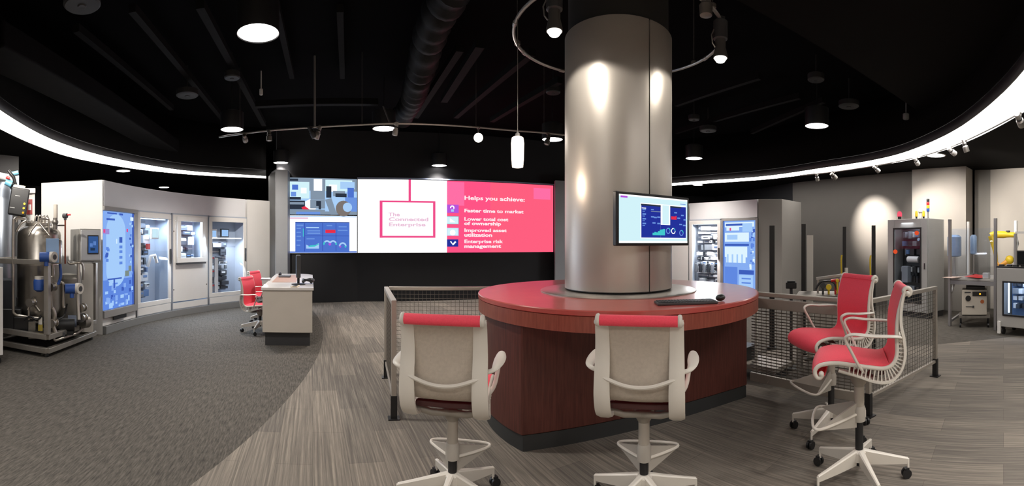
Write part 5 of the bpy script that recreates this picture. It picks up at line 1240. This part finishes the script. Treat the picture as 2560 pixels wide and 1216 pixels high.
# frame behind robot
t = thing('robot_gantry_frame', 'thin aluminium gantry frame standing over the yellow robot arm', 'frame', (7.25, 3.3, 0))
b = MB(); b.box((0, 0, .84), (.04, .04, 1.68)); b.build('post', AP, t); b = MB(); b.beam((0, 0, 1.70), (.35, -.9, 1.70), .04, .04); b.build('crossbar', AP, t)
b = MB(); b.box((.35, -.9, .86), (.04, .04, 1.72)); b.build('post', AP, t)
# rolling test cabinet
t = thing('rolling_test_cabinet', 'grey rolling cabinet with a lit glazed front at the right edge', 'rolling cabinet', (6.50, 3.28, 0), R(-93))
W_ = .95; D_ = .5
b = MB(); b.box((W_ / 2, D_, .62), (W_, .02, .96)); b.box((.012, D_ / 2, .62), (.024, D_, .96)); b.box((W_ - .012, D_ / 2, .62), (.024, D_, .96)); b.box((W_ / 2, D_ / 2, 1.09), (W_, D_, .024)); b.box((W_ / 2, D_ / 2, .152), (W_, D_, .024)); b.build('body', EG, t, bevel=.006)
b = MB(); b.box((W_ / 2, -.012, .99), (W_, .03, .22)); b.box((W_ / 2, -.012, .235), (W_, .03, .19)); b.box((.06, -.012, .605), (.12, .03, .56)); b.box((W_ - .06, -.012, .605), (.12, .03, .56)); o = b.build('door', mat('light_enclosure_grey', (.42, .41, .39), .42), t, bevel=.008)
b = MB()
for (x, z, w_, h) in ((W_ / 2, .875, .73, .03), (W_ / 2, .335, .73, .03), (.125, .605, .03, .56), (W_ - .125, .605, .03, .56)): b.box((x, -.032, z), (w_, .02, h))
b.build('window_gasket', BLACK, o, bevel=.008)
b = MB(); b.box((W_ / 2, -.018, .605), (.70, .006, .53)); b.build('glass_pane', GLASS, o)
b = MB(); b.box((W_ / 2, D_ / 2, 1.115), (W_ + .03, D_ + .03, .025)); b.build('top_mat', BLACK, t, bevel=.006)
for k in range(7): b = MB(); b.box((.06 + k * .13, .04 + .03 * (k % 2), 1.14), (.08, .05, .03)); b.build('clip', DPLAS, t)
b = MB(); b.box((.06, -.05, .13), (.05, .04, .2)); b.build('white_bumper', AW, t)
for x in (.08, W_ - .08):
    for y in (.06, D_ - .06): b = MB(); b.cyl((x - .016, y, .05), (x + .016, y, .05), .05, 18); b.box((x, y, .12), (.05, .06, .03)); b.build('caster', RUBBER, t)
b = MB(); b.box((W_ / 2, .38, .61), (.8, .012, .8)); b.build('mounting_panel', MODS[3], t)
rr = random.Random(12)
for z in (.82, .70, .58, .45):
    x = .14
    while x < .8:
        w_ = rr.choice((.05, .08, .12)); h = rr.uniform(.06, .10); dp = rr.uniform(.06, .16); b = MB(); b.box((x + w_ / 2, .37 - dp / 2, z), (w_ - .008, dp, h)); b.build('control_module', MODS[rr.choice((0, 1, 1, 4, 2))], t, bevel=.003); x += w_ + rr.choice((0, .02))
b = MB(); b.box((.17, .08, .61), (.02, .02, .5)); b.build('light_strip', INTB, t)
ol = light('AREA', 'cabinet_light', (0, 0, 0), 5, (.6, .75, 1), None, size=.6, sy=.1); ol.parent = t; ol.location = (W_ / 2, .1, 1.06); ol.rotation_euler = (0, 0, 0)
p = at(2556, 7.1); t = thing('small_monitor', 'small black monitor standing on the rolling test cabinet', 'monitor', (p.x, p.y, 1.128), -(2556 - 1280) / F)
b = MB(); b.box((.05, 0, .14), (.28, .04, .24)); b.build('casing', BLACK, t, bevel=.008); b = MB(); b.box((.05, .03, .01), (.12, .12, .02)); b.build('stand', BLACK, t)
b = MB(); b.box((.05, -.022, .14), (.25, .004, .20)); b.build('screen', mat('off_screen', (.01, .012, .015), .15), t)

# ================================================================== test cell inside the fence
cx_ = (2080 - 1280) / F; p = at(2085, 5.15)
tb = thing('test_bench', 'low aluminium test bench crowded with valves inside the fence', 'bench', (p.x, p.y, 0), -cx_)
b = MB(); b.box((0, 0, .90), (.86, .50, .04)); b.build('bench_top', STEELD, tb, bevel=.004)
for x in (-.40, .40):
    for y in (-.22, .22): b = MB(); b.box((x, y, .44), (.045, .045, .88)); b.build('leg', ALU, tb)
b = MB(); b.box((0, 0, .30), (.80, .44, .02)); b.build('shelf', STEELD, tb)
b = MB(); b.box((-.05, 0, .55), (.35, .3, .42)); b.build('hanging_unit', mat('beige_unit', (.36, .33, .29), .5), tb, bevel=.01)
def bl(px, y): return Vector(((px - 2085) / F * 5.15, -.1, EYE + (608 - y) / F * 5.15))
for i, (px, y, r) in enumerate(((2072, 716, .032), (2098, 735, .028), (2093, 700, .02), (2058, 712, .035))):
    b = MB(); q = bl(px, y); q.z = max(q.z, .95); b.cyl(q + Vector((0, -.03, 0)), q + Vector((0, .03, 0)), r, 16); b.cyl(Vector((q.x, q.y, .92)), q, .012, 8); b.build('yellow_valve', YEL if i != 3 else DPLAS, tb, bevel=.004)
b = MB(); b.tube(smooth([bl(2040, 722) , bl(2050, 706), bl(2066, 702), bl(2085, 706), bl(2090, 722)], 5), .012, 8); b.build('black_hose', BLACK, tb)
b = MB(); b.beam(bl(2040, 699) + Vector((0, .2, 0)), bl(2105, 690) + Vector((0, .2, 0)), .04, .03); b.cyl(bl(2044, 699) + Vector((0, .2, 0)), Vector((bl(2044, 699).x, .1, .92)), .012, 8); b.cyl(bl(2100, 690) + Vector((0, .2, 0)), Vector((bl(2100, 690).x, .1, .92)), .012, 8); b.build('silver_rail', ALU, tb)
b = MB(); q = bl(2088, 701); b.tube([q + Vector((-.05, 0, 0)), q + Vector((.02, 0, .01)), q + Vector((.10, 0, -.01))], .018, 8); b.cyl(Vector((q.x, q.y, .92)), q, .01, 8); b.build('red_fitting', REDP, tb)
b = MB(); q = bl(2115, 682); b.lathe([(.04, 0), (.035, .09), (.02, .12)], Vector((q.x, q.y, .92)), 14); b.cyl(Vector((q.x, q.y, .92)), Vector((q.x, q.y, q.z + .06)), .02, 10); b.build('white_bottle', FRAMEW, tb)
b = MB(); q = bl(2110, 722); b.box(q, (.10, .08, .07)); b.box((q.x, q.y, .94), (.06, .06, .06)); b.build('black_block', BLACK, tb)
# tall posts of the cell
def post(px, d, ztop, wpx, m, lab, cable=False, grp='light curtain posts'):
    p = at(px, d); t = thing('light_curtain_post', lab, 'post', p, -(px - 1280) / F, grp); w_ = wpx / F * d
    b = MB(); b.box((0, 0, ztop / 2 + .01), (w_, .06, ztop - .02)); b.build('column', m, t, bevel=.004)
    b = MB(); b.box((0, 0, .01), (w_ + .06, .14, .02)); b.build('foot_plate', BLACK, t)
    if cable:
        b = MB(); b.tube(smooth([(-w_ / 2 - .012, -.02, EYE - .17), (-w_ / 2 - .02, -.03, EYE - .25), (-w_ / 2 - .015, -.02, EYE - .45), (-w_ / 2 - .03, -.04, .95)], 4), .012, 8); b.build('yellow_cable', YEL, t)
post(1930, 6.3, 1.76, 13, BLACK, 'black light curtain post before the grey end block'); post(2009, 6.0, 1.77, 11, BLACK, 'black light curtain post standing against the dark corner')
post(2025, 5.7, 1.61, 16, FRAMEW, 'cream light curtain post beside a black one')
post(2111, 6.2, 1.74, 9, BLACK, 'black post with a yellow cable behind the crowded bench', True); post(2184, 6.0, 1.75, 10, BLACK, 'black post with a yellow cable just left of the grey enclosure', True)
p = at(1978, 5.3); t = thing('camera_stand', 'small black camera head on a stand inside the fence', 'camera stand', p, -(1978 - 1280) / F)
b = MB(); b.box((0, 0, 1.0), (.13, .10, .075)); b.box((.0, 0, 1.045), (.10, .08, .02)); b.build('head', BLACK, t, bevel=.01)
b = MB(); b.cyl((0, 0, .02), (0, 0, .96), .018, 12); b.lathe([(.10, 0), (.10, .015), (.02, .03)], n=20); b.build('stand', DPLAS, t)
# conveyor and black unit seen through the mesh
p = at(1945, 5.3); t = thing('floor_conveyor', 'low grey conveyor tray on the floor inside the fence', 'conveyor', (3.05, 4.05, 0), R(-66)) 
b = MB(); b.box((-.55, -.25, .14), (1.1, .42, .05)); b.build('tray', FM, t, bevel=.006)
for x in (-1.0, -.1): b = MB(); b.box((x, -.25, .057), (.06, .36, .114)); b.build('leg', DPLAS, t)
b = MB(); b.box((-.62, -.25, .245), (.36, .26, .15)); b.build('black_unit', BLACK, t, bevel=.01)
b = MB(); b.box((-.72, -.25, .33), (.06, .06, .02)); b.build('yellow_cap', mat('cream_cap', (.75, .6, .42), .5), t)
b = MB(); b.tube(smooth([(-.35, -.3, .165), (-.35, -.3, .6), (-.33, -.3, .78), (-.27, -.3, .82)], 4), .018, 10); b.build('bent_pipe', FRAMEW, t)
